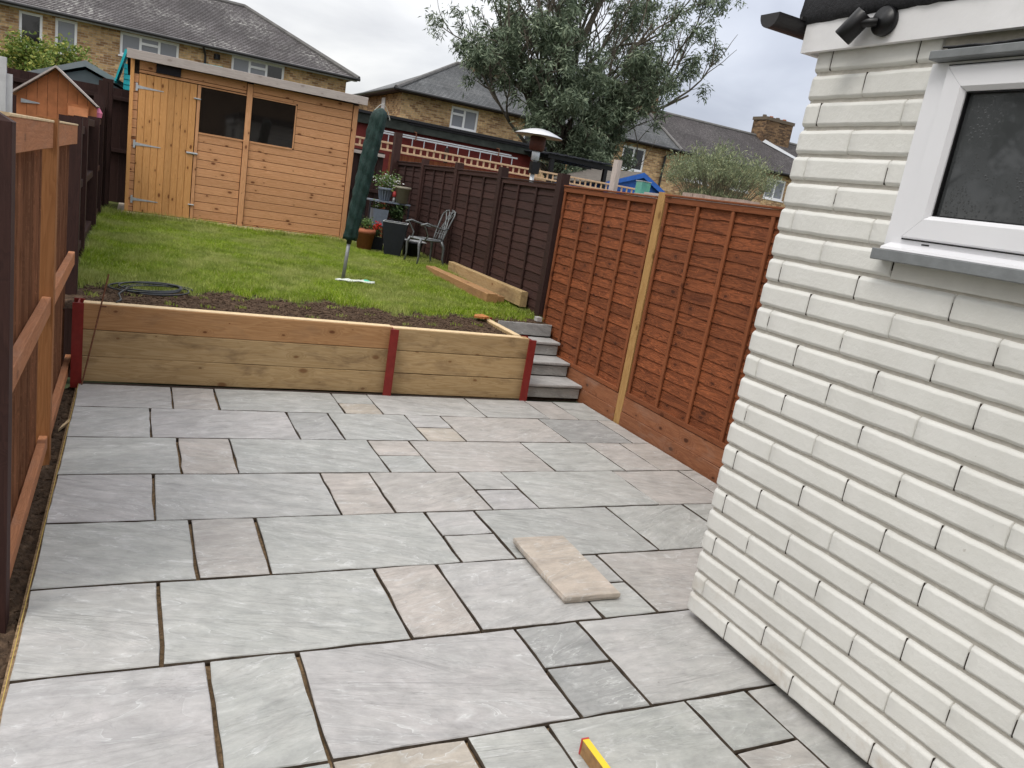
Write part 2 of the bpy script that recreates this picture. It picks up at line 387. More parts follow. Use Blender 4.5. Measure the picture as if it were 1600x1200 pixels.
M_dark = wood('dark_brown_fence_stain', (.052, .024, .020), (.034, .016, .014), (.016, .008, .007), .5, vary=.25, rings=6, bump=.5, cut=.07)
M_lrail = wood('brown_treated_rail', (.46, .20, .095), (.33, .135, .06), (.14, .05, .02), .7, vary=.12, rings=9, bump=.5, stain=.3, straincol=(.30, .20, .15), cut=.10)
M_lpost = wood('brown_treated_post', (.33, .145, .055), (.24, .095, .032), (.1, .035, .012), .8, vary=.05, rings=8)
M_feather = wood('feather_edge_board', (.19, .075, .035), (.09, .035, .018), (.03, .01, .006), .7, vary=.35, rings=7, bump=.8, cut=.3, stain=.5, straincol=(.04, .018, .012))
M_edge = wood('sawn_board_edge', (.27, .125, .065), (.17, .075, .038), knots=.3, vary=.3, rings=5, bump=.6, cut=.3, stain=.5, straincol=(.16, .07, .035))
M_redsteel = plain('red_oxide_steel', (.20, .018, .014), .5, .15, .2, 20, dirt=.12)
M_joint = plain('joint_mortar_bed', (.27, .18, .10), .95, .45, 1.0, 60)
M_dpc = plain('dark_soil_and_joint_shade', (.038, .026, .019), .95, .5, 1.0, 45)
M_alu = plain('grey_cast_aluminium', (.15, .16, .165), .38, .12, .1, 30, metal=.3, spec=.5)
M_galv = plain('galvanised_steel', (.52, .55, .57), .45, .12, .1, 30, metal=.35)
M_glassd = glass_mat('dark_window_glass', (.045, .048, .050), .05, drops=True)
M_glass = glass_mat('window_glass', (.012, .010, .009), .04)
M_curt = glass_mat('curtained_glass', (.22, .23, .26), .12)
M_string = plain('yellow_line', (.50, .36, .09), .6, .05, 0, 10)

def ground_soil(name, c1, c2, scale=14):
    s = NT(name, .95, .15); v = s.vec((1, 1, 1), rnd=False)
    f = s.noise(v, scale, 6, .65); f2 = s.noise(v, scale * 6, 3, .6)
    c = s.ramp(f, [(.3, c1), (.7, c2)])
    c = s.mix(s.ramp(f2, [(.68, 0.0), (.76, 1.0)]), c, (.22, .17, .12))
    s.col(c); s.bump(f, .8, .02); s.bump(f2, .6, .006); return s.m
M_soil = ground_soil('dark_garden_soil', (.030, .019, .013), (.13, .085, .055))
M_clod = ground_soil('brown_soil_clods', (.028, .019, .013), (.13, .085, .055), 25)
M_lawnb = ground_soil('lawn_thatch', (.05, .065, .018), (.14, .15, .05), 10)
M_gnd = ground_soil('far_ground', (.06, .08, .035), (.10, .10, .06), 1)

# ------------------------------------------------------------------ lay of the land
def lawn_z(x, y):
    x = np.asarray(x, float); y = np.asarray(y, float)
    t = np.clip((y - .8) / 3.2, 0, 1)
    return .585 + .075 * t * t * (3 - 2 * t) + .008 * np.sin(x * 3.1 + y * 1.7) + .006 * np.sin(x * 7.3 - y * 5.1)
g = mesh('ground', [(-400, -400, -.16), (400, -400, -.16), (400, 400, -.16), (-400, 400, -.16)], [(0, 1, 2, 3)], M_gnd)
tag(put('ground', g), kind='structure')
# patio bed
b = mesh('patio_bed', [(-.02, -9, -.034), (4.45, -9, -.034), (4.45, -.01, -.034), (-.02, -.01, -.034)], [(0, 1, 2, 3)], M_joint)
patio = put('patio', mesh('patio', [(-.02, -9, -.034), (4.45, -9, -.034), (4.45, -.01, -.034), (-.02, -.01, -.034), (-.02, -9, -.15), (4.45, -9, -.15), (4.45, -.01, -.15), (-.02, -.01, -.15)],
            [(0, 1, 2, 3), (0, 4, 5, 1), (3, 2, 6, 7), (0, 3, 7, 4), (1, 5, 6, 2)], M_joint)); tag(patio, kind='structure')

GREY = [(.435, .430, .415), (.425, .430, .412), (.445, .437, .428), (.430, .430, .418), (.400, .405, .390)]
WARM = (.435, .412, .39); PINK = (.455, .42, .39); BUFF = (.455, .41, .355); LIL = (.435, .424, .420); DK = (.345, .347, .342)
def slab(x0, x1, y0, y1, color, name='paving_slab', parent=None, z=0, th=.032, jit=.0036, M=None):
    pts = []
    def side(a, b, n):
        for i in range(n):
            t = i / n; pts.append([a[0] + (b[0] - a[0]) * t, a[1] + (b[1] - a[1]) * t])
    hx, hy = (x1 - x0) / 2, (y1 - y0) / 2; nx = max(3, int(hx * 2 / .11)); ny = max(3, int(hy * 2 / .11))
    side((-hx, -hy), (hx, -hy), nx); side((hx, -hy), (hx, hy), ny); side((hx, hy), (-hx, hy), nx); side((-hx, hy), (-hx, -hy), ny)
    P = []
    for q in pts: P.append((q[0] + R.uniform(-jit, jit), q[1] + R.uniform(-jit, jit)))
    n = len(P); V = []
    for (s_, zz_) in ((-.004, -th), (0.001, -th * .55), (0, -.0035), (-.003, 0)):
        for (x, y) in P:
            fx = (hx + s_ * 1) / hx; fy = (hy + s_) / hy; V.append((x * fx + R.uniform(-.0012, .0012), y * fy + R.uniform(-.0012, .0012), zz_ + R.uniform(-.0006, .0006)))
    F = [(l * n + i, l * n + (i + 1) % n, (l + 1) * n + (i + 1) % n, (l + 1) * n + i) for l in range(3) for i in range(n)]
    F.append(tuple(3 * n + i for i in range(n)))
    F.append(tuple(range(n))[::-1])
    me = mesh(name, V, F, [M_slab, M_sedge] if name == 'paving_slab' else M_slab, mi=([1] * (2 * n) + [0] * (n + 2)) if name == 'paving_slab' else None)
    tilt = Matrix.Rotation(R.uniform(-.0025, .0025), 4, 'X') @ Matrix.Rotation(R.uniform(-.0025, .0025), 4, 'Y')
    M = M or (Matrix.Translation(((x0 + x1) / 2, (y0 + y1) / 2, z + R.uniform(-.0015, .0015))) @ tilt)
    return put(name, me, M, parent, color)
RB = [-.0626] + [-.61 * k for k in range(1, 15)]
rows = {
 0: ([0, .621, .93, 1.854, 2.163, 3.069, 3.684, 3.983, 4.335], 3, {1: WARM, 7: GREY[1], 6: WARM}, (GREY[1], BUFF)),
 1: ([0, .468, 1.399, 1.712, 2.328, 2.638, 3.553, 4.164, 4.335], 4, {1: LIL, 2: DK, 5: WARM, 6: DK, 7: WARM}, (GREY[2], BUFF)),
 2: ([0, .619, .932, 1.864, 2.174, 3.089, 3.688, 4.014, 4.335], 3, {1: PINK, 4: WARM, 6: WARM, 7: PINK, 5: GREY[1]}, (PINK, GREY[4])),
 3: ([0, .468, 1.406, 1.716, 2.33, 2.645, 3.564, 4.17, 4.335], 4, {0: LIL, 2: PINK, 3: WARM, 6: WARM, 7: WARM, 5: GREY[1]}, (GREY[0], LIL)),
 4: ([0, .627, .943, 1.885, 2.197, 3.126, 3.75, 4.335], 3, {1: WARM, 0: GREY[1], 2: GREY[1], 4: GREY[4]}, (GREY[2], GREY[0])),
 5: ([0, .471, 1.42, 1.741, 2.37, 2.685, 3.62, 4.335], 4, {2: PINK, 1: GREY[1], 3: GREY[2], 5: WARM}, (GREY[0], GREY[1])),
 6: ([0, .623, .949, 1.895, 2.218, 2.92], 3, {0: LIL, 1: GREY[1], 2: LIL, 4: GREY[2]}, (DK, DK)),
 7: ([0, .471, .95, 1.42, 1.741, 2.376, 2.69, 2.92], 5, {2: BUFF, 3: GREY[1], 4: GREY[1], 6: GREY[0]}, (GREY[4], WARM)),
}
for k in range(8, 14): rows[k] = ([0, .62, .93, 1.87, 2.17, 2.92] if k % 2 == 0 else [0, .47, 1.41, 1.73, 2.34, 2.92], 3 if k % 2 == 0 else 2, {}, (GREY[0], GREY[1]))
for k, (xs, pair, cols, pc) in rows.items():
    y1, y0 = RB[k], RB[k + 1]
    for i in range(len(xs) - 1):
        gx = .0085 if k > 3 else .0062; a, bb = xs[i] + gx, xs[i + 1] - gx
        if i == 0: a = xs[0] + .002
        gy = .0075
        c = cols.get(i, GREY[R.randrange(5)])
        # at the house the slabs of row 5 stop short of nothing: they run beside the corner
        if i == pair:
            ym = (y0 + y1) / 2
            slab(a, bb, ym + gy, y1 - gy, pc[0], parent=patio); slab(a, bb, y0 + gy, ym - gy, pc[1], parent=patio)
        else: slab(a, bb, y0 + gy, y1 - gy, c, parent=patio)

# soil trench along left fence
def hill(nx, ny, x0, x1, y0, y1, zf, amp, seed):
    rs = np.random.RandomState(seed); xs = np.linspace(x0, x1, nx); ys = np.linspace(y0, y1, ny); X, Y = np.meshgrid(xs, ys)
    Z = zf(X, Y) + amp * (rs.rand(ny, nx) - .5)
    V = np.stack([X.ravel(), Y.ravel(), Z.ravel()], 1); F = [(j * nx + i, j * nx + i + 1, (j + 1) * nx + i + 1, (j + 1) * nx + i) for j in range(ny - 1) for i in range(nx - 1)]
    return V, F
V, F = hill(14, 420, -.34, .006, -8.5, .02, lambda x, y: -.075 - .35 * np.maximum(0, x + .03) + .012 * np.sin(y * 9), .030, 3)
tag(put('soil_trench', mesh('soil_trench', V, F, M_clod, True)), kind='structure')
def clods(n, fx, rmin, rmax, mat, name, seed):
    rs = random.Random(seed); mb = MB()
    ico = [(0, 0, 1), (.89, 0, .45), (.28, .85, .45), (-.72, .53, .45), (-.72, -.53, .45), (.28, -.85, .45), (.72, .53, -.45), (-.28, .85, -.45), (-.89, 0, -.45), (-.28, -.85, -.45), (.72, -.53, -.45), (0, 0, -1)]
    fi = [(0, 1, 2), (0, 2, 3), (0, 3, 4), (0, 4, 5), (0, 5, 1), (1, 6, 2), (2, 7, 3), (3, 8, 4), (4, 9, 5), (5, 10, 1), (6, 7, 2), (7, 8, 3), (8, 9, 4), (9, 10, 5), (10, 6, 1), (11, 7, 6), (11, 8, 7), (11, 9, 8), (11, 10, 9), (11, 6, 10)]
    for _ in range(n):
        x, y, z = fx(rs); r = rs.uniform(rmin, rmax) ** 1; s3 = (rs.uniform(.7, 1.4), rs.uniform(.7, 1.4), rs.uniform(.45, .9)); a = rs.uniform(0, 6.28)
        V = []
        for p in ico:
            q = [p[i] * r * s3[i] * rs.uniform(.75, 1.2) for i in range(3)]
            V.append((x + q[0] * math.cos(a) - q[1] * math.sin(a), y + q[0] * math.sin(a) + q[1] * math.cos(a), z + q[2]))
        mb.add(V, fi)
    return tag(mb.out(name, mat), kind='stuff')
def _tr(rs):
    x = rs.uniform(-.2, -.006); y = rs.uniform(-6.5, 0); return x, y, -.07 - .3 * max(0, x + .03)
clods(3600, _tr, .006, .034, M_clod, 'soil_clods', 5)

# lawn body with soil bed at its front edge
def soil_edge(x): return .80 + .16 * np.clip((np.asarray(x) - 1.6) / 1.2, 0, 1) + .25 * np.sin(np.asarray(x) * 1.35 - .2) * (np.asarray(x) < 2.6) + .09 * np.sin(np.asarray(x) * 6.1 + 1) + .07 * np.sin(np.asarray(x) * 13.7) + .05 * np.sin(np.asarray(x) * 29) - .05
NX, NY = 150, 190
xs = np.linspace(-.16, 4.9, NX); ys = np.concatenate([np.linspace(.045, 1.2, 90), np.linspace(1.23, 9.2, NY - 90)]); X, Y = np.meshgrid(xs, ys)
rs = np.random.RandomState(4)
Z = lawn_z(X, Y) - .02; bed = Y < soil_edge(X) + .05
Z = Z + np.where(bed, .022 * (rs.rand(NY, NX) - .5) - .006, .006 * (rs.rand(NY, NX) - .5)) - .03 * np.clip((.14 - Y) / .1, 0, 1)
# cut out for the stair well
V = np.stack([X.ravel(), Y.ravel(), Z.ravel()], 1); F = []; mi = []
for j in range(NY - 1):
    for i in range(NX - 1):
        cx, cy = (xs[i] + xs[i + 1]) / 2, (ys[j] + ys[j + 1]) / 2
        if cx > 3.66 and cy < .86: continue
        F.append((j * NX + i, j * NX + i + 1, (j + 1) * NX + i + 1, (j + 1) * NX + i)); mi.append(1 if cy < soil_edge(cx) or (cx > 3.62 and cy < 1.15) else 0)
tag(put('lawn', mesh('lawn', V, F, [M_lawnb, M_soil], True, mi=mi)), kind='structure')
def _bed(rs):
    x = rs.uniform(-.02, 3.62); y = rs.uniform(.08, float(soil_edge(x)) + .12); return x, y, float(lawn_z(x, y)) - .02
clods(5200, _bed, .003, .013, M_soil, 'soil_crumbs', 6)
def _bed2(rs):
    x = rs.uniform(3.62, 4.25); y = rs.uniform(.9, 1.35); return x, y, float(lawn_z(x, y)) - .018
clods(900, _bed2, .004, .016, M_soil, 'soil_crumbs', 8)

# grass blades
def blades(name, n, xr, yr, keep, hf, mat, seed, zf=lawn_z, wdt=.0052):
    r = np.random.RandomState(seed)
    x = r.uniform(*xr, n); y = r.uniform(*yr, n); k = keep(x, y, r); x, y = x[k], y[k]; n = len(x)
    z = zf(x, y) - .025; h = hf(x, y, r); a = r.uniform(0, 2 * np.pi, n); la = r.uniform(0, 2 * np.pi, n); ln = h * r.uniform(.1, .95, n)
    wx, wy = np.cos(a) * wdt * .5, np.sin(a) * wdt * .5; mxp, myp = np.cos(la) * ln, np.sin(la) * ln
    V = np.empty((n, 5, 3)); V[:, 0] = np.stack([x - wx, y - wy, z], 1); V[:, 1] = np.stack([x + wx, y + wy, z], 1)
    V[:, 2] = np.stack([x + wx * .8 + mxp * .35, y + wy * .8 + myp * .35, z + h * .65], 1); V[:, 3] = np.stack([x - wx * .8 + mxp * .35, y - wy * .8 + myp * .35, z + h * .65], 1)
    V[:, 4] = np.stack([x + mxp, y + myp, z + h], 1)
    me = bpy.data.meshes.new(name); me.vertices.add(n * 5); me.vertices.foreach_set('co', V.ravel())
    me.loops.add(n * 7); me.polygons.add(n * 2)
    base = np.arange(n)[:, None] * 5; li = np.concatenate([base + np.array([0, 1, 2, 3]), base + np.array([3, 2, 4])], 1).ravel()
    me.loops.foreach_set('vertex_index', li.astype(np.int32))
    ls = (np.arange(n)[:, None] * 7 + np.array([0, 4])).ravel(); me.polygons.foreach_set('loop_start', ls.astype(np.int32))
    me.materials.append(mat); me.update(calc_edges=True); me.validate()
    return tag(put(name, me), kind='stuff')
def grass_mat():
    s = NT('lawn_grass', .5, .25)
    g = s.n('ShaderNodeNewGeometry'); r = g.outputs['Random Per Island']
    cc = s.ramp(r, [(0, (.16, .26, .010)), (.5, (.30, .43, .022)), (.82, (.48, .57, .08)), (1, (.58, .54, .24))])
    pv = s.n('ShaderNodeMapping'); s.L(g.outputs['Position'], pv.inputs[0])
    p = s.noise(pv.outputs[0], 1.3, 4, .6)
    cc = s.mix(s.ramp(p, [(.40, 0.0), (.60, .8)]), cc, (.44, .46, .16))
    cc = s.mix(s.ramp(s.noise(pv.outputs[0], 5, 3, .6), [(.35, .5), (.6, 0.0)]), cc, (.10, .18, .008))
    s.col(cc)
    tr = s.n('ShaderNodeBsdfTranslucent'); s.L(cc, tr.inputs[0]); mx_ = s.n('ShaderNodeMixShader'); mx_.inputs[0].default_value = .3
    s.L(s.b.outputs[0], mx_.inputs[1]); s.L(tr.outputs[0], mx_.inputs[2]); s.L(mx_.outputs[0], s.t.nodes['Material Output'].inputs[0]); return s.m
M_grass = grass_mat()
def keepg(x, y, r):
    e = soil_edge(x); k = r.rand(len(x)) < np.clip((y - e) / .22, 0, 1) ** .8
    k |= (np.sin(x * 11.3 + 1) * np.sin(y * 17 + x * 5) > .80) & (r.rand(len(x)) < .35) & (y > .25)
    k &= ~((x > 3.64) & (y < .93)); k &= ~((x > 3.55) & (y < 1.35) & (r.rand(len(x)) < .55))
    k &= ~((y > 6.68) & (x > .2)); return k
def hg(x, y, r):
    h = r.uniform(.03, .06, len(x)) + .02 * (np.sin(x * 2.1 + y * 2.9) > .2) * r.rand(len(x))
    h *= np.where(y < soil_edge(x), .55, 1)
    h += .06 * np.clip((.12 - x) / .25, 0, 1) * r.rand(len(x)) + .07 * (y > 6.35) * r.rand(len(x)) * (r.rand(len(x)) < .4)
    h += .05 * np.clip((x - 4.1) / .3, 0, 1) * r.rand(len(x)); return h
blades('grass', 330000, (-.1, 4.6), (.15, 6.8), keepg, hg, M_grass, 21)

# ------------------------------------------------------------------ retaining wall of sleepers
wall = thing('retaining_wall', (1.85, .05, 0), 'low retaining wall of pale timber sleepers between red steel posts', 'retaining wall')
def sleeper(x0, x1, z0, z1, mat, y0=0, y1=.10):
    bd('sleeper', (x0, (y0 + y1) / 2, (z0 + z1) / 2), (x1, (y0 + y1) / 2, (z0 + z1) / 2), z1 - z0 - .003, y1 - y0, (0, 0, 1), mat, wall, ch=.004, wob=.0015, seed=int(x0 * 10 + z0 * 50), seg=6)
for (z0, z1, mA, mB) in ((.0, .193, M_sleeper, M_sleeper), (.193, .395, M_sleeper, M_sleeper), (.395, .59, M_sleepb, M_sleeper)):
    sleeper(.008, 2.335, z0, z1, mA); sleeper(2.345, 3.665, z0 - .004, z1 - .006, mB)
# saw-fresh top faces
for a, b_ in ((.01, 2.333), (2.347, 3.60)):
    MB().box((a, .006, .588 if a < 1 else .581), (b_, .094, .593 if a < 1 else .586)).out('sleeper_top', M_cut, wall)
for x0 in (-.055, 2.303, 3.632):
    zt = .602 if x0 < 0 else .585
    mb = MB()
    mb.box((x0, -.072, -.03), (x0 + .072, -.060, zt)).box((x0 + .031, -.060, -.03), (x0 + .041, .11, zt - .002)).box((x0, .11, -.03), (x0 + .072, .12, zt))
    if x0 < 3: pass
    mb.out('steel_post', M_redsteel, wall)
# timber filler behind the flange (keeps flange tight to the sleepers)
for z0, z1 in ((0, .193), (.193, .39), (.39, .583)):
    bd('sleeper', (3.60, .13, (z0 + z1) / 2), (3.60, .88, (z0 + z1) / 2), z1 - z0 - .003, .07, (0, 0, 1), M_sleeper, wall, ch=.004)
MB().box((3.567, .126, .579), (3.633, .878, .5845)).out('sleeper_top', M_cut, wall)
MB().box((3.59, .88, 0), (3.66, .90, .60)).box((3.62, .9, 0), (3.63, .96, .598)).out('steel_post', M_redsteel, wall)
MB().box((.0, -.06, -.034), (3.7, -.003, -.006)).out('drainage_gap', M_dpc, wall)

# ------------------------------------------------------------------ steps
steps = thing('garden_steps', (4.04, .4, 0), 'four grey stone steps between the sleeper wall and the orange fence', 'steps')
mb = MB()
fy = [0.03, .33, .60, .80]
for i, y in enumerate(fy): mb.box((3.70, y + .035, -.03 + i * .001), (4.33, .98, .15 * (i + 1) - .045))
mb.out('step_core', M_dpc, steps)
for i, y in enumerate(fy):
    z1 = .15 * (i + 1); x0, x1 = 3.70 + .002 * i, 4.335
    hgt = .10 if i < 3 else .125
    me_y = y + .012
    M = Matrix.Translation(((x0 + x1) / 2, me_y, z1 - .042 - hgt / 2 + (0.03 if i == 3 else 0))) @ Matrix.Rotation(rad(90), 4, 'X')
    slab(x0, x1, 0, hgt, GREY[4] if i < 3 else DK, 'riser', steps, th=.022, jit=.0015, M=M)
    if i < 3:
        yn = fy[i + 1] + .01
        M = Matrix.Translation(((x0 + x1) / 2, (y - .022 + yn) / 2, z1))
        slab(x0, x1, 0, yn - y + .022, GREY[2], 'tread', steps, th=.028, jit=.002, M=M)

# ------------------------------------------------------------------ fences
def lap_panel(par, a, b, z0, z1, m_sl, m_fr, nslat, nb, side=1, dz=0):
    """waney lap panel from a to b (xy); framing on the side facing -X"""
    a, b = Vector((a[0], a[1], 0)), Vector((b[0], b[1], 0)); d = (b - a).normalized(); nrm = Vector((-abs(d.y), d.x if d.y < 0 else -d.x, 0)).normalized()
    if nrm.x > 0: nrm = -nrm
    pit = (z1 - z0 - .05) / nslat
    for i in range(nslat):
        z = z0 + .025 + pit * (i + .5); tiltx = .007
        p = a + d * .02 - nrm * .006; q = b - d * .02 - nrm * .006
        wv = Vector((0, 0, 1)) + nrm * -.10
        bd('slat', p + Vector((0, 0, z + R.uniform(-.003, .003))), q + Vector((0, 0, z + R.uniform(-.003, .003))), pit * 1.22, .007, wv, m_sl, par, ch=.001, wob=.006, seed=i % 7 + (3 if m_sl is M_dark else 0), seg=9)
    up = Vector((0, 0, 1)); off = nrm * .016
    bd('rail', a + off + up * (z1 - .028), b + off + up * (z1 - .028), .05, .022, up, m_fr, par)
    bd('rail', a + off + up * (z0 + .022), b + off + up * (z0 + .022), .042, .022, up, m_fr, par)
    L = (b - a).length
    for i in range(nb + 2):
        t = .022 / L + (1 - .044 / L) * i / (nb + 1); p = a + (b - a) * t + nrm * .0145
        bd('batten', p + up * (z0 + .044), p + up * (z1 - .054), .036, .019, d, m_fr, par)
    bd('capping', a + nrm * .010 + up * (z1 + .009), b + nrm * .010 + up * (z1 + .009), .058, .016, nrm, m_fr, par)

of = thing('orange_fence', (4.36, -1.5, 0), 'orange-brown waney lap fence on gravel boards beside the steps and patio', 'fence')
lap_panel(of, (4.372, 1.085), (4.372, -.585), .265, 2.02, M_orange, M_orframe, 18, 3)
lap_panel(of, (4.372, -.715), (4.372, -2.47), .265, 2.045, M_orange, M_orframe, 18, 3)
lap_panel(of, (4.372, -2.60), (4.372, -4.35), .265, 2.045, M_orange, M_orframe, 18, 3)
bd('post', (4.385, -.65, -.1), (4.385, -.65, 2.075), .10, .075, (0, 1, 0), M_ypost, of)
bd('post', (4.40, -2.535, -.1), (4.40, -2.535, 2.06), .10, .075, (0, 1, 0), M_orframe, of)
bd('post', (4.40, -4.41, -.1), (4.40, -4.41, 2.06), .10, .075, (0, 1, 0), M_orframe, of)
bd('post', (4.405, 1.12, -.1), (4.405, 1.12, 2.0), .055, .06, (0, 1, 0), M_orframe, of)
for (y0, y1) in ((1.09, -.598), (-.702, -2.48), (-2.59, -4.36)):
    bd('gravel_board', (4.367, y0, .190), (4.365, y1, .188), .140, .03, (0, 0, 1), M_grav, of, wob=.002, seg=5, seed=3)
    bd('gravel_board', (4.360, y0, .044), (4.360, y1, .044), .145, .03, (0, 0, 1), M_grav, of, wob=.002, seg=5, seed=5)

df = thing('dark_lap_fence', (4.5, 4.6, .6), 'dark brown stepped waney lap fence behind the grey garden chair', 'fence')
pp = [(4.36, 1.17), (4.43, 2.89), (4.515, 4.66), (4.59, 6.43), (4.66, 8.20)]
tz = [2.03, 2.075, 2.09, 2.11]
for i in range(4):
    a, b_ = Vector(pp[i]), Vector(pp[i + 1]); d = (b_ - a).normalized()
    lap_panel(df, a + d * .055, b_ - d * .055, .56 + .03 * i, tz[i], M_dark, M_dark, 15, 2)
for i, p in enumerate(pp[:-1]): bd('post', (p[0], p[1], .3), (p[0], p[1], 2.15 + (.015 * i)), .11, .10, (0, 1, 0), M_dark, df)
bd('post', (4.60, 8.20, .3), (4.60, 8.20, 2.62), .13, .13, (0, 1, 0), M_dark, df)
# infill board below the first dark panel by the stairs
bd('gravel_board', (4.42, 1.2, .48), (4.46, 2.85, .48), .2, .03, (0, 0, 1), M_dark, df)

# left fences
lf = thing('brown_fence', (-.12, -1.6, 0), 'reddish brown feather edge fence with new rails left of the patio', 'fence')
XF = -.07
def feather(par, x, y0, y1, z0, z1, mat, pitch=.105, tl_=.16, th_=.013):
    n = int((y1 - y0) / pitch)
    for i in range(n):
        y = y0 + pitch * (i + .5)
        bd('board', (x, y, z0), (x, y, z1 + R.uniform(-.004, .004)), pitch * (1.12 if tl_ < .2 else .96), th_ * R.uniform(.7, 1.25), (-tl_ * R.uniform(.6, 1.3), 1, 0), mat, par, ch=.001, wob=.0015, seed=i % 5, seg=3)
feather(lf, -.128, -3.12, -1.60, -.05, 1.70, M_feather, .062, .30, .011); feather(lf, -.128, -1.42, .24, -.05, 1.70, M_feather, .062, .30, .011)
bd('post', (-.108, -1.50, -.25), (-.108, -1.50, 1.835), .10, .095, (0, 1, 0), M_lpost, lf)
for y0, y1 in ((-3.16, -1.555), (-1.445, .30)):
    bd('top_board', (-.090, y0, 1.755), (-.090, y1, 1.752), .125, .022, (0, 0, 1), M_lrail, lf, wob=.002, seg=4, seed=2)
    bd('rail', (-.092, y0, .865), (-.092, y1, .865), .095, .042, (0, 0, 1), M_lrail, lf, wob=.001, seg=3)
    bd('rail', (-.092, y0, .075), (-.092, y1, .085), .075, .042, (0, 0, 1), M_lrail, lf, wob=.001, seg=3)
    bd('capping', (-.098, y0, 1.823), (-.098, y1, 1.82), .045, .012, (1, 0, 0), M_cut, lf)
dl = thing('dark_fence', (-.12, 3, .4), 'dark brown feather edge fence along the left of the lawn', 'fence')
bd('post', (-.104, -3.215, -.25), (-.104, -3.215, 1.80), .10, .095, (0, 1, 0), M_dark, lf)['label'] = 'near dark stained post'
mb = MB(); c = (-.104, -3.215)
mb.add([(c[0] - .05, c[1] - .05, 1.80), (c[0] + .05, c[1] - .05, 1.80), (c[0] + .05, c[1] + .05, 1.80), (c[0] - .05, c[1] + .05, 1.80), (c[0] - .05, c[1] - .02, 1.855), (c[0] - .05, c[1] + .02, 1.855)],
       [(0, 1, 4), (1, 2, 5, 4), (2, 3, 5), (0, 4, 5, 3)]).out('post_top', M_dark, lf)
for (x, y, zt, wd) in ((-.135, .50, 1.875, .15), (-.17, 2.35, 1.90, .12), (-.15, 4.28, 1.935, .12), (-.17, 6.1, 2.25, .13), (-.17, 7.4, 2.50, .13), (-.14, 8.2, 2.58, .15)):
    bd('post', (x, y, -.1), (x, y, zt), wd, .12, (1, 0, 0), M_dark, dl)
feather(dl, -.21, .6, 6.1, .3, 1.83, M_dark, .12); feather(dl, -.21, 6.1, 8.1, .3, 2.12, M_dark, .12)
for y0, y1, zt in ((.6, 2.3, 1.78), (2.4, 4.2, 1.86), (4.35, 6.0, 1.9), (6.2, 8.1, 2.1)):
    for z in (zt, 1.3, .72): bd('rail', (-.165, y0, z), (-.165, y1, z), .07, .06, (0, 0, 1), M_dark, dl)

# ------------------------------------------------------------------ white painted house extension
hs = thing('house_extension', (2.8, -5, 0), 'white painted brick house extension with a window on the right', 'house')
YC = -3.70; PIT = .1081; Z0 = .034; XW = 2.80; XE = 7.0; YE = -7.2
prof = [(.003, -.030), (.006, -.0125), (.011, -.0045), (.0165, -.0008), (.019, 0), (.0195, 0), (.0815, 0), (.082, 0), (.0845, -.0006), (.092, -.0050), (.0985, -.0130), (.102, -.030)]
def brick_mesh(L, seed, capA=False, capB=False):
    rr = random.Random(seed); seg = max(2, int(L / .05)); V = []; n = len(prof)
    g_ = .0022
    xs_ = [-L / 2 + g_, -L / 2 + g_ + .004] + [-L / 2 + L * i / seg for i in range(1, seg)] + [L / 2 - g_ - .004, L / 2 - g_]
    ins = [.004, 0] + [0] * (seg - 1) + [0, .004]
    if capA: ins[0] = .012; xs_[1] = -L / 2 + .016
    if capB: ins[-1] = .012; xs_[-2] = L / 2 - .016
    for x, s_ in zip(xs_, ins):
        a, b_ = rr.uniform(-.0014, .0014), rr.uniform(-.0014, .0014); sk = rr.uniform(-.0012, .0012) * (abs(x) < L / 2 - .01)
        for (z, u) in prof:
            zz_ = z + (a if z < .05 else b_); e_ = 0 if u > -.0009 else rr.uniform(-.0008, .0008)
            V.append((x + sk, -(u - s_ + e_), zz_))
    F = [(i * n + k, (i + 1) * n + k, (i + 1) * n + k + 1, i * n + k + 1) for i in range(len(xs_) - 1) for k in range(n - 1)]
    F += [tuple(range(n)), tuple((len(xs_) - 1) * n + k for k in range(n))[::-1]]
    # local: X along, -Y... outward = +y*-1 ; stored so that outward is -Y
    return mesh('brick', V, F, M_paint, True)
std = [brick_mesh(.4060, s_) for s_ in range(8)]
WIN = (-5.52, -4.287, 1.87, 2.545)   # y0,y1,z0,z1 of the opening
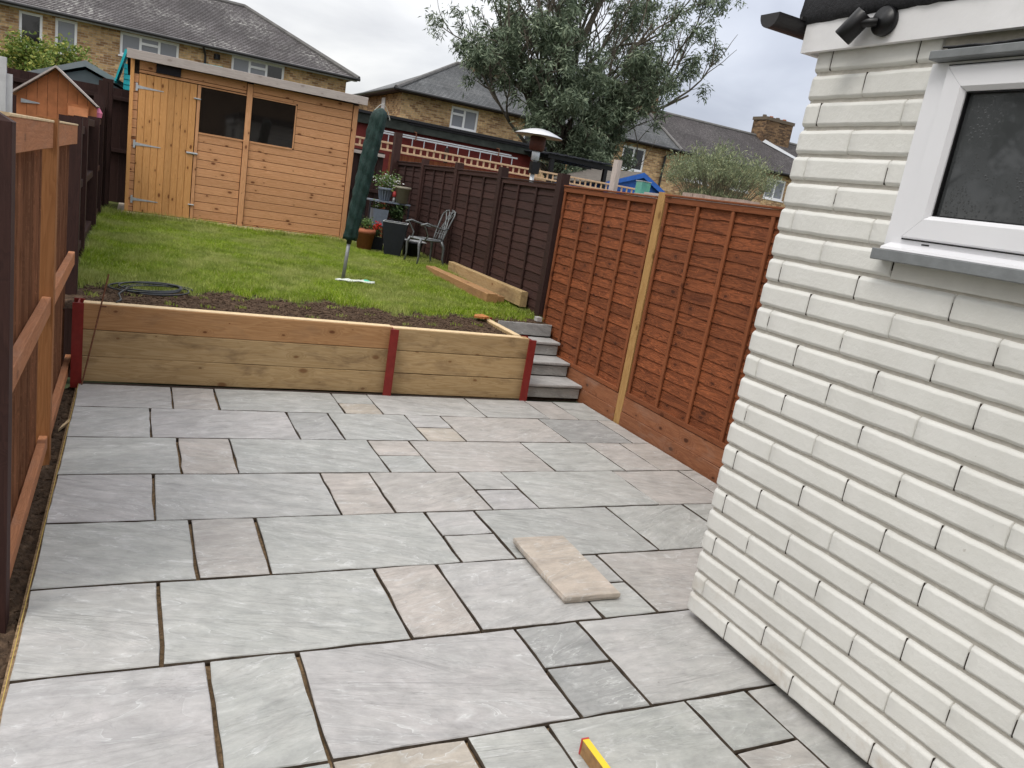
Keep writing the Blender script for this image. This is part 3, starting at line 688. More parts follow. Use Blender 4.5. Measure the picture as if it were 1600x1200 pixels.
# rotation: local +X -> world -Y, outward local -Y -> world -X
RW = Matrix(((0, 1, 0, 0), (-1, 0, 0, 0), (0, 0, 1, 0), (0, 0, 0, 1)))
_cc = {}
def place_brick(yA, yB, z, capA=False, capB=False, k=0):
    L = yA - yB
    if abs(L - .406) < 1e-4 and not (capA or capB): me = std[R.randrange(8)]
    else:
        key = (round(L, 3), capA, capB, k % 3)
        if key not in _cc: _cc[key] = brick_mesh(L, hash(key) % 999, capA, capB)
        me = _cc[key]
    put('brick', me, Matrix.Translation((XW, (yA + yB) / 2, z)) @ RW, hs)
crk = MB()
for k in range(24):
    z = Z0 + PIT * k; y = YC; first = True
    nxt = YC - (.285 if k % 2 == 0 else .090)
    while y > YE:
        a, b_ = y, nxt; y = nxt; nxt = y - .406
        parts = [(a, b_)]
        if z + .09 > 1.80 and z < WIN[3] - .02:
            hole = (-4.33, -5.45) if z < 1.8 + .02 else (WIN[1] - .003, WIN[0] + .003)
            if z > 1.72:
                parts = []
                if a > hole[0]: parts.append((a, max(b_, hole[0])))
                if b_ < hole[1]: parts.append((min(a, hole[1]), b_))
        for (p, q) in parts:
            if p - q > .012:
                place_brick(p, q, z, capA=first, k=k)
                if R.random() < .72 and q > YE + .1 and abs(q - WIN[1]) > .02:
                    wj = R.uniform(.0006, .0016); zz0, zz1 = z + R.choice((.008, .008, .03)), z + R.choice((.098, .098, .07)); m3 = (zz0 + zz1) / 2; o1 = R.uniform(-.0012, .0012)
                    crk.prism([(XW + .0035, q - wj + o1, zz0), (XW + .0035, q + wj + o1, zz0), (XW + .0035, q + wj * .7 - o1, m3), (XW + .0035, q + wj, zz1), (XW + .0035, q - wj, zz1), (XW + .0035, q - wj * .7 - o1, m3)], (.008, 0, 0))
        first = False
tag(crk.out('joint_shade_strip', M_dpc, hs), kind='stuff')  # dark strips put in for the shade inside deep brick joints
# return wall (faces +Y): same bricks turned
RR = Matrix(((-1, 0, 0, 0), (0, -1, 0, 0), (0, 0, 1, 0), (0, 0, 0, 1)))
for k in range(24):
    z = Z0 + PIT * k; x = XW + .012
    for j in range(5):
        L = .406 if j else (.1 if k % 2 == 0 else .29)
        key = ('r', L)
        if key not in _cc: _cc[key] = brick_mesh(L, 77 + j)
        me = std[R.randrange(8)] if j else _cc[key]
        put('brick', me, Matrix.Translation((x + L / 2, YC - .0, z)) @ RR, hs); x += L
mb = MB()
# backing wall with the window opening
mb.box((XW + .016, YE, Z0 + .004), (XW + .2, WIN[0], 2.62)).box((XW + .016, WIN[1], Z0 + .004), (XW + .2, YC - .016, 2.62))
mb.box((XW + .016, WIN[0], Z0 + .004), (XW + .2, WIN[1], 1.86)).box((XW + .016, WIN[0], 2.55), (XW + .2, WIN[1], 2.62))
mb.box((XW + .2, YC - .2, Z0 + .004), (XE, YC - .016, 2.62))
mb.out('backing_wall', M_pback, hs)
MB().box((XW + .10, YE, -.1), (XW + .3, YC - .1, Z0)).box((XW + .3, YC - .3, -.1), (XE, YC - .1, Z0)).out('footing', M_dpc, hs)
MB().box((XW + .006, -5.45, 1.765), (XW + .0165, -4.333, 1.882)).out('render_band', M_render, hs)
# window
wi = MB().box((XW - .018, WIN[0], 1.885), (XW + .10, WIN[1] + .0, 1.955)).box((XW - .018, WIN[0], 2.455), (XW + .10, WIN[1], 2.512)).box((XW - .018, WIN[1] - .072, 1.955), (XW + .10, WIN[1], 2.455)).box((XW - .018, WIN[0], 1.955), (XW + .10, WIN[0] + .072, 2.455)).out('window', M_upvc, hs)
def mitre(par, name, x0, x1, y0, y1, z0, z1, wd, mat, bev=.014):
    """mitred sash: four mitred bars, bevelled inner lip. x0 outer face"""
    o = [(y0, z0), (y1, z0), (y1, z1), (y0, z1)]; i_ = [(y0 + wd, z0 + wd), (y1 - wd, z0 + wd), (y1 - wd, z1 - wd), (y0 + wd, z1 - wd)]
    for k in range(4):
        a, b_, c, d = o[k], o[(k + 1) % 4], i_[(k + 1) % 4], i_[k]
        e_ = .0008
        def sh(p, q, t): return (p[0] + (q[0] - p[0]) * t, p[1] + (q[1] - p[1]) * t)
        a, b_ = sh(a, b_, e_), sh(b_, a, e_); c, d = sh(c, d, e_), sh(d, c, e_)
        wl = wd; t = bev / wl
        a2, b2 = sh(a, d, t * .35), sh(b_, c, t * .35); d2, c2 = sh(d, a, t), sh(c, b_, t)
        V = [(x1, *a), (x1, *b_), (x0 + .006, *b_), (x0 + .006, *a), (x0, *b2), (x0, *a2), (x0, *c2), (x0, *d2), (x0 + .016, *c), (x0 + .016, *d), (x1, *c), (x1, *d)]
        F = [(0, 1, 2, 3), (3, 2, 4, 5), (5, 4, 6, 7), (7, 6, 8, 9), (9, 8, 10, 11), (0, 3, 5, 7, 9, 11), (1, 10, 8, 6, 4, 2)]
        wmesh(name, V, F, mat, par)
mitre(wi, 'sash_bar', XW - .034, XW + .03, -5.44, -4.360, 1.915, 2.498, .084, M_upvc)
MB().box((XW + .004, -5.37, 1.985), (XW + .012, -4.43, 2.43)).out('pane', M_glassd, wi)
gk = MB()
for (a, b_) in (((-5.447, 1.909), (-5.442, 2.504)), ((-4.358, 1.909), (-4.354, 2.504)), ((-5.442, 1.909), (-4.358, 1.913)), ((-5.442, 2.500), (-4.358, 2.504))): gk.box((XW - .0195, a[0], a[1]), (XW - .016, b_[0], b_[1]))  # dark strips standing in for the shadow line around the sash
for (a, b_) in (((-5.357, 2.0), (-5.351, 2.413)), ((-4.449, 2.0), (-4.443, 2.413)), ((-5.351, 1.998), (-4.449, 2.004)), ((-5.351, 2.409), (-4.449, 2.415))):
    gk.box((XW - .012, a[0], a[1]), (XW + .004, b_[0], b_[1]))
gk.out('gasket_and_shadow_line', M_blk2, wi)
MB().box((XW - .019, -4.47, 1.897), (XW - .0165, -4.44, 1.902)).out('drain_slot', M_blk2, wi)
ye = WIN[1] - .024
mb = MB().add([(XW - .018, WIN[0] - .03, 1.893), (XW - .018, ye, 1.893), (XW - .060, ye, 1.876), (XW - .060, WIN[0] - .03, 1.876), (XW - .063, ye, 1.867), (XW - .063, WIN[0] - .03, 1.867), (XW - .018, ye, 1.867), (XW - .018, WIN[0] - .03, 1.867)],
    [(1, 0, 3, 2), (2, 3, 5, 4), (4, 5, 7, 6), (1, 2, 4, 6), (0, 7, 5, 3)])
mb.out('sill', M_upvc, wi)
bd('sill_board', (XW - .03, WIN[0] - .06, 1.8455), (XW - .03, WIN[1] + .004, 1.8455), .041, .076, (0, 0, 1), M_greyp, wi, wob=.001, seg=6)
bd('head_board', (XW - .03, WIN[0] - .06, 2.5285), (XW - .03, WIN[1] - .018, 2.5285), .030, .075, (0, 0, 1), M_greyp, wi, wob=.001, seg=6)
mb = MB()
for q in range(5):
    pts = [(XW - .055 + .03 * R.random(), WIN[1] - .06 - .09 * j + R.uniform(-.01, .01), 2.548 + .008 * R.random()) for j in range(14)]; mb.tube(pts, .0045, 5)
mb.out('cable', M_blk2, wi)
# fascia, soffit, felt roof
MB().box((XW - .034, YE, 2.598), (XW - .010, YC + .055, 2.742)).box((XW - .010, YC + .03, 2.598), (XE, YC + .055, 2.742)).out('fascia', M_fasc, hs)
MB().box((XW - .010, YE, 2.612), (XE, YC + .03, 2.63)).out('soffit', M_fasc, hs)
# felt as a slightly lumpy rolled edge
V = []; F = []; rs = random.Random(3); N_ = 90; sec = [(0.0, .0), (-.006, -.018), (-.022, -.024), (-.036, -.014), (-.042, .01), (-.040, .05), (-.036, .088), (-.02, .100), (.06, .108), (.5, .114)]
for i in range(N_ + 1):
    y = YC + .085 - (YC + .085 - YE) * i / N_
    for (dx_, dz_) in sec: V.append((XW - .012 + dx_ + rs.uniform(-.0025, .0025), y, 2.735 + dz_ + rs.uniform(-.0025, .0025)))
n = len(sec)
F = [(i * n + k, i * n + k + 1, (i + 1) * n + k + 1, (i + 1) * n + k) for i in range(N_) for k in range(n - 1)] + [tuple(range(n))]
rf = wmesh('roof', V, F, M_felt, hs, smooth=True)
MB().box((XW + .1, YE, 2.70), (XE, YC + .085, 2.85)).out('roof_deck', M_felt, hs)
# gutter along the far eave
n = 14; V = []; F = []; yg, zg, rg = YC + .115, 2.725, .056
for r_, x0 in ((rg, 2.615), (rg - .004, 2.615), (rg, XE), (rg - .004, XE)):
    for k in range(n + 1):
        a = math.pi + math.pi * k / n; V.append((x0, yg + r_ * math.cos(a), zg + r_ * math.sin(a)))
q = n + 1
for k in range(n): F += [(k, k + 1, 2 * q + k + 1, 2 * q + k), (q + k, 3 * q + k, 3 * q + k + 1, q + k + 1), (k, q + k, q + k + 1, k + 1)]
F += [(0, 2 * q, 3 * q, q), (n, q + n, 3 * q + n, 2 * q + n)]
F += [tuple(q + k for k in range(n + 1))]
gt = wmesh('gutter', V, F, M_black, hs)
MB().box((2.73, yg - .064, zg - .004), (2.755, yg - .054, zg + .008)).out('gutter_clip', M_black, gt)
# spot light
sl = thing('security_light', (2.766, -4.03, 2.66), 'small black cylindrical spotlight fixed to the white fascia', 'wall light')
def disc_tube(name, p, q, r, mat, par, n=28, bev=.003):
    p, q = Vector(p), Vector(q); d = (q - p).normalized(); L = (q - p).length
    mb = MB(); mb.tube([p, p + d * .0001, p + d * bev, q - d * bev, q - d * .0001, q], [r - bev * 1.0, r - bev, r, r, r - bev, r - bev], n); o = mb.out(name, mat, par, True)
    return o
disc_tube('base', (XW - .034, -4.055, 2.672), (XW - .060, -4.055, 2.672), .052, M_blk2, sl)
disc_tube('arm', (XW - .058, -4.035, 2.668), (XW - .090, -3.985, 2.665), .017, M_blk2, sl)
disc_tube('barrel', (XW - .075, -3.985, 2.700), (XW - .105, -3.925, 2.612), .037, M_blk2, sl)
disc_tube('screw', (XW - .078, -3.985, 2.693), (XW - .102, -3.99, 2.700), .006, M_galv, sl)

# ------------------------------------------------------------------ loose items on the patio
ls = slab(0, .312, 0, .615, BUFF, 'loose_slab', th=.034, jit=.003, M=Matrix.Translation((2.385, -3.215, .046)) @ Matrix.Rotation(rad(1.0), 4, 'X') @ Matrix.Rotation(rad(-.6), 4, 'Z') )
ls.color = (.50, .435, .37, 1)
tag(ls, 'loose buff paving slab lying on top of the laid grey patio', 'paving slab')
lv = thing('spirit_level', (1.80, -4.6, 0), 'yellow spirit level with a red end cap at the bottom of the patio', 'spirit level')
M_yel = plain('yellow_paint', (.80, .55, .03), .35, .03, 0, 10); M_yside = plain('worn_bare_edge', (.30, .17, .07), .5, .3, .2, 30, dirt=.3); M_redc = plain('red_plastic', (.45, .05, .05), .4, .1, 0, 10)
MB().box((1.782, -5.03, .001), (1.806, -4.447, .058)).out('body', M_yside, lv)
MB().box((1.7815, -5.03, .058), (1.8065, -4.447, .0605)).out('top_face', M_yel, lv)
MB().box((1.8062, -5.03, .004), (1.8072, -4.447, .056)).out('side_face', M_yel, lv)
MB().box((1.780, -4.447, .0), (1.8085, -4.440, .0615)).out('end_cap', M_redc, lv)
# string line and pins
mb = MB(); mb.tube([(-.004, -7, .004), (-.004, -3.5, .005), (.0, -.08, .006)], .0015, 5); st = mb.out('string_line', M_string); tag(st, 'taut yellow string line along the left patio edge', 'string line')
M_rust = plain('rusty_steel', (.16, .065, .035), .8, .3, .2, 60)
rod = MB().tube([(.015, -.10, -.03), (.165, -.02, .82)], .0055, 7).tube([(.12, -.05, .585), (.16, -.06, .588)], .006, 6).out('line_pin', M_rust); tag(rod, 'thin rusty steel pin leaning on the left end of the sleeper wall', 'steel pin')
ch = MB().prism([(-.05, -.93, -.052), (-.015, -.80, -.045), (-.008, -.88, -.04), (-.06, -1.0, -.05)], (.004, 0, .02)).out('wood_offcut', M_cut); tag(ch, 'pale splinter of sawn wood lying in the soil by the left fence', 'wood offcut')
# black hose coil
mb = MB(); rs = random.Random(2)
M_hose = plain('dark_hose', (.035, .04, .045), .4, .2, 0, 20)
pts = []
for i in range(150):
    a = i / 150 * 2 * math.pi * 4.2; r_ = 1 + .16 * math.sin(a * .43 + .6) + rs.uniform(-.004, .004)
    cxo = .05 * math.sin(a * .21 + 1); pts.append((.48 + cxo + .25 * r_ * math.cos(a), .80 + .03 * math.cos(a * .33) + .23 * r_ * math.sin(a + .3), float(lawn_z(.48, .8)) + .010 + .006 * (i // 36)))
mb.tube(pts, .0068, 6)
mb.tube([(.29, .60, .62), (.25, .45, .615), (.23, .38, .61), (.245, .26, .60), (.25, .18, .60), (.22, .08, .598)], .008, 6)
tag(mb.out('hose_coil', M_hose, smooth=True), 'coil of dark hose lying on the grass behind the sleeper wall', 'hose')
# sleepers left over by the fence
def timber(x0, y0, x1, y1, z, w_, t, mat, label, up=False):
    o = bd('spare_sleeper', (x0, y0, z), (x1, y1, z), w_, t, (0, 0, 1) if up else (1, 0, 0), mat, ch=.005, wob=.002, seg=5, seed=int(x0 * 100))
    tag(o, label, 'sleeper', 'spare sleepers beside the dark fence'); return o
timber(4.02, 1.75, 4.03, 3.95, .665, .13, .12, M_sleepb, 'front brown sleeper of the spare ones beside the fence, lying nearest the lawn')
timber(4.16, 1.85, 4.16, 3.75, .650, .13, .085, M_sleepb, 'middle spare sleeper, lying lowest between its two neighbours')
timber(4.30, 1.50, 4.33, 3.95, .735, .17, .085, M_sleeper, 'pale yellowish spare sleeper on its edge against the dark fence', True)
# brick shards beside the steps
o = MB().prism([(3.42, .80, .60), (3.52, .76, .60), (3.60, .82, .60), (3.56, .92, .605), (3.47, .90, .60)], (0, 0, .018)).out('brick_shard', plain('orange_brick', (.40, .16, .05), .9, .3, .5, 30)); tag(o, 'flat orange piece of stone lying on the soil near the steps', 'stone piece')
o = MB().box((4.24, .99, .585), (4.30, 1.06, .63)).out('concrete_lump', plain('pale_concrete', (.45, .44, .42), .9, .2, .5, 40)); tag(o, 'small pale concrete block beside the top step at the fence', 'block')

# ------------------------------------------------------------------ garden shed
S = .951
def sx(x): return .30638 + (x - .30638) * S
def sz(z): return 1.82988 + (z - 1.82988) * S
SY = 6.78
shed = thing('garden_shed', (sx(1.9), SY, .66), 'orange-brown wooden garden shed with two dark windows behind the lawn', 'shed')
X0, X1 = sx(.17), sx(3.672); ZB, ZT = sz(.635), sz(2.90)
DX0, DX1 = sx(.292), sx(1.108); WZ0, WZ1 = sz(2.012), sz(2.69)
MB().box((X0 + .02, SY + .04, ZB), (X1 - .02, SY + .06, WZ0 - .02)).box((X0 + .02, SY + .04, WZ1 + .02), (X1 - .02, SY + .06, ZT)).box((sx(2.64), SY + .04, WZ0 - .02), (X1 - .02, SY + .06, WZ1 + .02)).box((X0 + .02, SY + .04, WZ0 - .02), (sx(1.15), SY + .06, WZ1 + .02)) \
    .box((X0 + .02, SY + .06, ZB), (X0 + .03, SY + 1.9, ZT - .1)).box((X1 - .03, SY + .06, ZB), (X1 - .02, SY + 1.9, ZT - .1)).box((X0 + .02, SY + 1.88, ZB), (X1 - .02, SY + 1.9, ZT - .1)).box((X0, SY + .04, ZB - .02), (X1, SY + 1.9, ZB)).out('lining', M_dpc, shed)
pit = .1255
def shiplap(xa, xb, za, zb, seedo=0):
    z = zb; i = 0
    while z > za + .02:
        h = min(pit, z - za)
        bd('board', (xa, SY + .03, z - h / 2), (xb, SY + .03, z - h / 2), h - .007, .016, (0, 0, 1), M_shed, shed, ch=.004)
        z -= h; i += 1
shiplap(sx(1.17), sx(1.835), ZB + .01, WZ0 - .022); shiplap(sx(1.94), sx(3.55), ZB + .01, WZ0 - .022); shiplap(sx(2.645), sx(3.55), WZ0 - .022, ZT)
shiplap(sx(1.94), sx(2.645), WZ1 + .02, ZT); shiplap(DX0, sx(1.835), WZ1 + .028, ZT); shiplap(sx(.215), DX0 - .004, ZB + .01, ZT - .19)
bd('batten', (sx(.198), SY + .012, ZB), (sx(.198), SY + .012, ZT), .05, .03, (1, 0, 0), M_door, shed)
bd('batten', (sx(3.60), SY + .012, ZB), (sx(3.60), SY + .012, ZT - .02), .075, .03, (1, 0, 0), M_shed, shed)
bd('batten', (sx(1.888), SY + .010, ZB), (sx(1.888), SY + .010, ZT - .02), .082, .03, (1, 0, 0), M_shed, shed)
bd('batten', (sx(1.142), SY + .016, ZB + .01), (sx(1.142), SY + .016, WZ1 + .02), .045, .02, (1, 0, 0), M_shed, shed)
for (xa, xb) in ((sx(1.165), sx(1.85)), (sx(1.938), sx(2.62))):
    wnd = MB().box((xa, SY + .012, WZ0 - .028), (xb, SY + .035, WZ0 - .003)).box((xa, SY + .014, WZ1), (xb, SY + .035, WZ1 + .018)).box((xb - .004, SY + .012, WZ0 - .003), (xb + .016, SY + .035, WZ1)).out('window', M_shed, shed)
    MB().box((xa, SY + .030, WZ0 - .003), (xb - .004, SY + .034, WZ1)).out('pane', M_glass, wnd)
# door
door = MB().box((DX0 + .002, SY + .022, ZB + .015), (DX1, SY + .030, WZ1 + .018)).out('door', M_door, shed)
n = 8; dw = (DX1 - DX0) / n
for i in range(n):
    a = DX0 + dw * (i + .5); bd('plank', (a, SY + .014, ZB + .015), (a, SY + .014, WZ1 + .018), dw - .004, .016, (1, 0, 0), M_door, door, ch=.003)
for zc in (2.51, 1.675, .838):
    zc = sz(zc); V = []; 
    poly = [(DX0 - .012, zc + .028), (DX0 + .045, zc + .020), (sx(.64), zc + .004), (sx(.64), zc - .006), (DX0 + .045, zc - .016), (DX0 - .012, zc - .022)]
    MB().prism([(x, SY + .0055, z) for x, z in poly], (0, -.005, 0)).box((DX0 - .038, SY - .001, zc - .055), (DX0 - .010, SY + .0145, zc + .055)).out('hinge', M_galv, door)
for (a, b_, zc, hh) in ((1.01, 1.17, 1.672, .03), (1.07, 1.165, 2.502, .02), (1.085, 1.165, .874, .018)):
    MB().box((sx(a), SY - .004, sz(zc) - hh / 2), (sx(b_), SY + .0055, sz(zc) + hh / 2)).tube([(sx(a) - .005, SY - .012, sz(zc)), (sx(b_) + .005, SY - .012, sz(zc))], .006, 6).out('bolt', M_galv, door)
MB().box((sx(.52), SY - .01, sz(2.765)), (sx(.865), SY + .02, sz(2.895))).out('solar_panel', plain('black_panel', (.012, .012, .018), .25, .1, 0, 10), shed)
# roof
ra, rb = sx(.115), sx(3.745)
rfs = MB().add([(ra, SY - .13, sz(3.02)), (rb, SY - .13, sz(3.035)), (rb, SY + 2.0, sz(3.0) - .18), (ra, SY + 2.0, sz(3.0) - .18), (ra, SY - .13, sz(3.0)), (rb, SY - .13, sz(3.0)), (rb, SY + 2.0, sz(2.97) - .18), (ra, SY + 2.0, sz(2.97) - .18)],
          [(0, 1, 2, 3), (4, 7, 6, 5), (0, 4, 5, 1), (1, 5, 6, 2), (2, 6, 7, 3), (3, 7, 4, 0)]).out('roof', M_felt, shed)
bd('fascia', (ra, SY - .142, sz(2.952)), (rb, SY - .142, sz(2.968)), .125, .018, (0, 0, 1), M_roofw, rfs, wob=.002, seg=5)
MB().box((X0 - .1, SY - .05, ZB - .09), (X1 + .9, SY + 1.9, ZB - .03)).out('base_slab', plain('pale_slab_base', (.50, .43, .35), .9, .15, .4, 20), shed)
bd('bearer', (X0 - .03, SY + .02, ZB - .015), (X1, SY + .02, ZB - .015), .04, .05, (0, 0, 1), M_cut, shed)

# ------------------------------------------------------------------ rotary dryer
rd = thing('rotary_dryer', (2.475, 2.5, .6), 'folded rotary clothes dryer in a dark green cover standing on the lawn', 'clothes dryer')
MB().tube([(2.475, 2.5, .55), (2.505, 2.5, 1.12)], .021, 12).out('pole', plain('grey_aluminium_tube', (.30, .31, .31), .4, .15, 0, 20, metal=.4), rd, True)
MB().tube([(2.500, 2.5, 1.02), (2.506, 2.5, 1.10)], .028, 10).out('collar', M_black, rd, True)
V = []; F = []; n = 36; NL = 40; rs = random.Random(9); pA = Vector((2.500, 2.5, 1.07)); pB = Vector((2.690, 2.5, 2.53))
ph = [rs.uniform(0, 6.28) for _ in range(6)]
for j in range(NL + 1):
    t = j / NL; c = pA.lerp(pB, t); r0 = .076 + .016 * t
    if t > .93: r0 *= math.sqrt(max(0.02, 1 - ((t - .93) / .07) ** 2 * .93))
    for k in range(n):
        a = 2 * math.pi * k / n
        wv = .007 * math.sin(3 * a + ph[0] + 3 * t) + .005 * math.sin(7 * a + ph[1] - 5 * t) + .004 * math.sin(9 * t * 6 + 2 * a + ph[2]) + .003 * math.sin(23 * t * 3 + 5 * a + ph[3]) + rs.uniform(-.0015, .0015)
        r_ = max(.004, r0 + wv * (1 if t < .93 else .4)); V.append((c.x + r_ * math.cos(a), c.y + r_ * math.sin(a), c.z + (.01 * math.sin(4 * a) if j == 0 else 0)))
F = [(j * n + k, j * n + (k + 1) % n, (j + 1) * n + (k + 1) % n, (j + 1) * n + k) for j in range(NL) for k in range(n)] + [tuple(NL * n + k for k in range(n)), tuple(range(n))[::-1]]
def fabric(name, c):
    s = NT(name, .6, .3); v = s.vec((1, 1, 1)); f = s.noise(s.vec((3, 3, 1)), 12, 5, .6, .8)
    s.col(s.ramp(f, [(.3, tuple(x * .6 for x in c)), (.7, tuple(x * 1.5 for x in c))])); s.bump(f, .9, .012); s.bump(s.noise(v, 70, 3), .5, .003); return s.m
wmesh('cover', V, F, fabric('dark_green_cover', (.010, .030, .025)), rd, smooth=True)
MB().tube([(2.60, 2.44, 2.49), (2.66, 2.44, 2.56), (2.70, 2.44, 2.575), (2.76, 2.46, 2.50), (2.79, 2.46, 2.42)], .004, 5).out('drawstring', plain('pale_cord', (.5, .5, .45), .8, .1, 0), rd)
bgm = MB(); rs = random.Random(4); pts = []
V = []; F = []
for j in range(13):
    for k in range(5):
        x = 2.36 + .42 * j / 12; y = 2.30 - .06 * (j / 12) + .07 * k / 4; V.append((x, y, float(lawn_z(x, y)) + .012 + .012 * math.sin(j * 1.1 + k) * .5 + .015 * math.sin(k * 1.8) + rs.uniform(0, .008)))
F = [(j * 5 + k, (j + 1) * 5 + k, (j + 1) * 5 + k + 1, j * 5 + k + 1) for j in range(12) for k in range(4)]
mi = [1 if j > 8 and k > 0 else 0 for j in range(12) for k in range(4)]
o = wmesh('plastic_bag', V, F, [plain('white_plastic', (.62, .66, .60), .4, .1, .3, 20), plain('mint_plastic', (.10, .55, .36), .4, .2, .3, 20)], mi=mi, smooth=True)
md = o.modifiers.new('s', 'SOLIDIFY'); md.thickness = .003
tag(o, 'flattened white and mint green plastic bag in the grass by the dryer pole', 'plastic bag')

# ------------------------------------------------------------------ foliage helpers
def leaves(name, pts, n, size, asp, mat, seed, spread=.1, droop=.3, parent=None, M=None):
    """n small leaf faces scattered round the given points"""
    r = np.random.RandomState(seed); P = np.array(pts, float); idx = r.randint(0, len(P), n)
    c = P[idx] + r.normal(0, spread, (n, 3))
    d = r.normal(0, 1, (n, 3)); d[:, 2] = d[:, 2] * .6 - droop * 2; d /= np.linalg.norm(d, axis=1)[:, None]
    u = np.cross(d, r.normal(0, 1, (n, 3))); u /= np.linalg.norm(u, axis=1)[:, None]
    L = (size * r.uniform(.6, 1.3, n))[:, None]; Wd = L * asp
    nn = np.cross(d, u); bend = nn * L * .12
    V = np.empty((n, 4, 3)); V[:, 0] = c; V[:, 1] = c + d * L * .5 + u * Wd * .5 + bend; V[:, 2] = c + d * L; V[:, 3] = c + d * L * .5 - u * Wd * .5 + bend
    me = bpy.data.meshes.new(name); me.vertices.add(n * 4); me.vertices.foreach_set('co', V.ravel()); me.loops.add(n * 4); me.polygons.add(n)
    me.loops.foreach_set('vertex_index', np.arange(n * 4, dtype=np.int32)); me.polygons.foreach_set('loop_start', np.arange(0, n * 4, 4, dtype=np.int32))
    me.materials.append(mat); me.update(calc_edges=True)
    return put(name, me, None, parent)

M_pot_t = plain('terracotta', (.40, .135, .07), .8, .15, .3, 20, dirt=.15)
M_anth = plain('anthracite_planter', (.018, .020, .027), .5, .12, .15, 20)
M_slateb = plain('blue_grey_pot', (.17, .20, .25), .55, .12, .15, 20)
M_taupe = plain('taupe_pot', (.30, .27, .21), .6, .1, .1, 20)
M_lgrey = plain('pale_grey_rim', (.42, .43, .44), .5, .1, .1, 20)
M_lf1 = leaf_mat('pot_plant_leaf', (.05, .11, .025), (.11, .19, .05), (.25, .3, .1))
M_lf2 = leaf_mat('dark_plant_leaf', (.02, .05, .015), (.05, .09, .03), (.14, .2, .08))
M_petal = leaf_mat('white_petal', (.7, .7, .68), (.8, .8, .78)); M_redp = leaf_mat('red_petal', (.45, .015, .012), (.6, .03, .02))
LZ = .655
def round_pot(name, x, y, z, r0, r1, h, mat, label, rim=.02, parent=None, cat='plant pot', group='plant pots by the shed'):
    t = thing(name, (x, y, z), label, cat, group)
    MB().lathe([(0.001, 0), (r0, 0), (r1 * .97, h - rim * 2), (r1 * 1.05, h - rim * 2), (r1 * 1.07, h), (r1 * .95, h), (r1 * .9, h - .03), (.001, h - .03)], (x, y, z), 24).out('pot', mat, t, True)
    return t
def plant(par, x, y, z, h, sp, n, mat, seed, ls_=.05, petals=None, asp=.5):
    rr = random.Random(seed); mb = MB(); tips = []
    for _ in range(9):
        a = rr.uniform(0, 6.28); q = rr.uniform(.3, 1) * sp; pts = [(x, y, z - .03), (x + q * .4 * math.cos(a), y + q * .4 * math.sin(a), z + h * .5), (x + q * math.cos(a), y + q * math.sin(a), z + h * rr.uniform(.7, 1))]
        mb.tube(pts, [.004, .003, .0015], 4); tips += [pts[1], pts[2], tuple((np.array(pts[1]) + pts[2]) / 2)]
    mb.out('stem', M_lf2, par); f = leaves('foliage', tips, n, ls_, asp, mat, seed, sp * .28, .05, par)
    if petals: leaves('flower', [t for t in tips if t[2] > z + h * .4], petals[1], .03, .9, petals[0], seed + 1, sp * .25, 0, par)
# tall tapered planter
tp = thing('tall_planter', (3.87, 5.28, LZ), 'tall empty square anthracite planter with a pale rim left of the chair', 'planter', 'plant pots by the shed')
def sqtaper(mb, c, z0, z1, a, b_, th=.012, ang=0):
    o0 = [(-a, -a), (a, -a), (a, a), (-a, a)]; ca, sa = math.cos(ang), math.sin(ang)
    def rt(p, q): return (c[0] + p * ca - q * sa, c[1] + p * sa + q * ca)
    V = [(*rt(*p), z0) for p in o0] + [(*rt(p[0] / a * b_, p[1] / a * b_), z1) for p in o0] + [(*rt(p[0] / a * (b_ - th), p[1] / a * (b_ - th)), z1) for p in o0] + [(*rt(p[0] / a * (b_ - th) * .93, p[1] / a * (b_ - th) * .93), z1 - .16) for p in o0]
    F = [(3, 2, 1, 0)] + [(i, (i + 1) % 4, 4 + (i + 1) % 4, 4 + i) for i in range(4)] + [(8 + i, 8 + (i + 1) % 4, 12 + (i + 1) % 4, 12 + i) for i in range(4)] + [(12, 13, 14, 15)]
    mb.add(V, F); return [(4 + i, 4 + (i + 1) % 4, 8 + (i + 1) % 4, 8 + i) for i in range(4)], V
mb = MB(); rim, VV = sqtaper(mb, (3.87, 5.28), LZ - .01, 1.17, .115, .185, ang=-.35); mb.out('body', M_anth, tp)
mb = MB(); 
for f_ in rim: mb.prism([VV[i] for i in f_], (0, 0, .008))
mb.out('rim', M_lgrey, tp)
# shelf unit with pots
sh = thing('plant_shelf', (3.98, 6.2, LZ), 'grey two-tier plant shelf standing between the shed and dark fence', 'shelf')
for z in (1.435, 1.04): MB().box((3.63, 6.05, z - .022), (4.31, 6.40, z)).out('shelf_board', M_slateb if z > 1.2 else M_anth, sh)
for x in (3.65, 4.29):
    for y in (6.06, 6.38): MB().box((x - .012, y - .012, .62), (x + .012, y + .012, 1.413)).out('leg', M_anth, sh)
p1 = round_pot('flower_pot', 3.895, 6.16, 1.436, .072, .11, .205, M_slateb, 'blue grey ribbed pot of white flowers on the shelf top', cat='plant pot')
rib = MB()
for k in range(14):
    a = 2 * math.pi * k / 14; rib.tube([(3.895 + .079 * math.cos(a), 6.16 + .079 * math.sin(a), 1.45), (3.895 + .105 * math.cos(a), 6.16 + .105 * math.sin(a), 1.59)], .006, 4)
rib.out('rib', M_slateb, p1)
plant(p1, 3.895, 6.16, 1.63, .17, .20, 420, M_lf1, 3, .05, (M_petal, 150))
p2 = round_pot('flower_pot', 4.165, 6.13, 1.436, .105, .135, .265, M_taupe, 'large empty taupe pot with a wide rim on the shelf top')
bt = thing('spray_bottle', (4.03, 6.1, 1.436), 'small red and clear bottle between the two pots on the shelf', 'bottle')
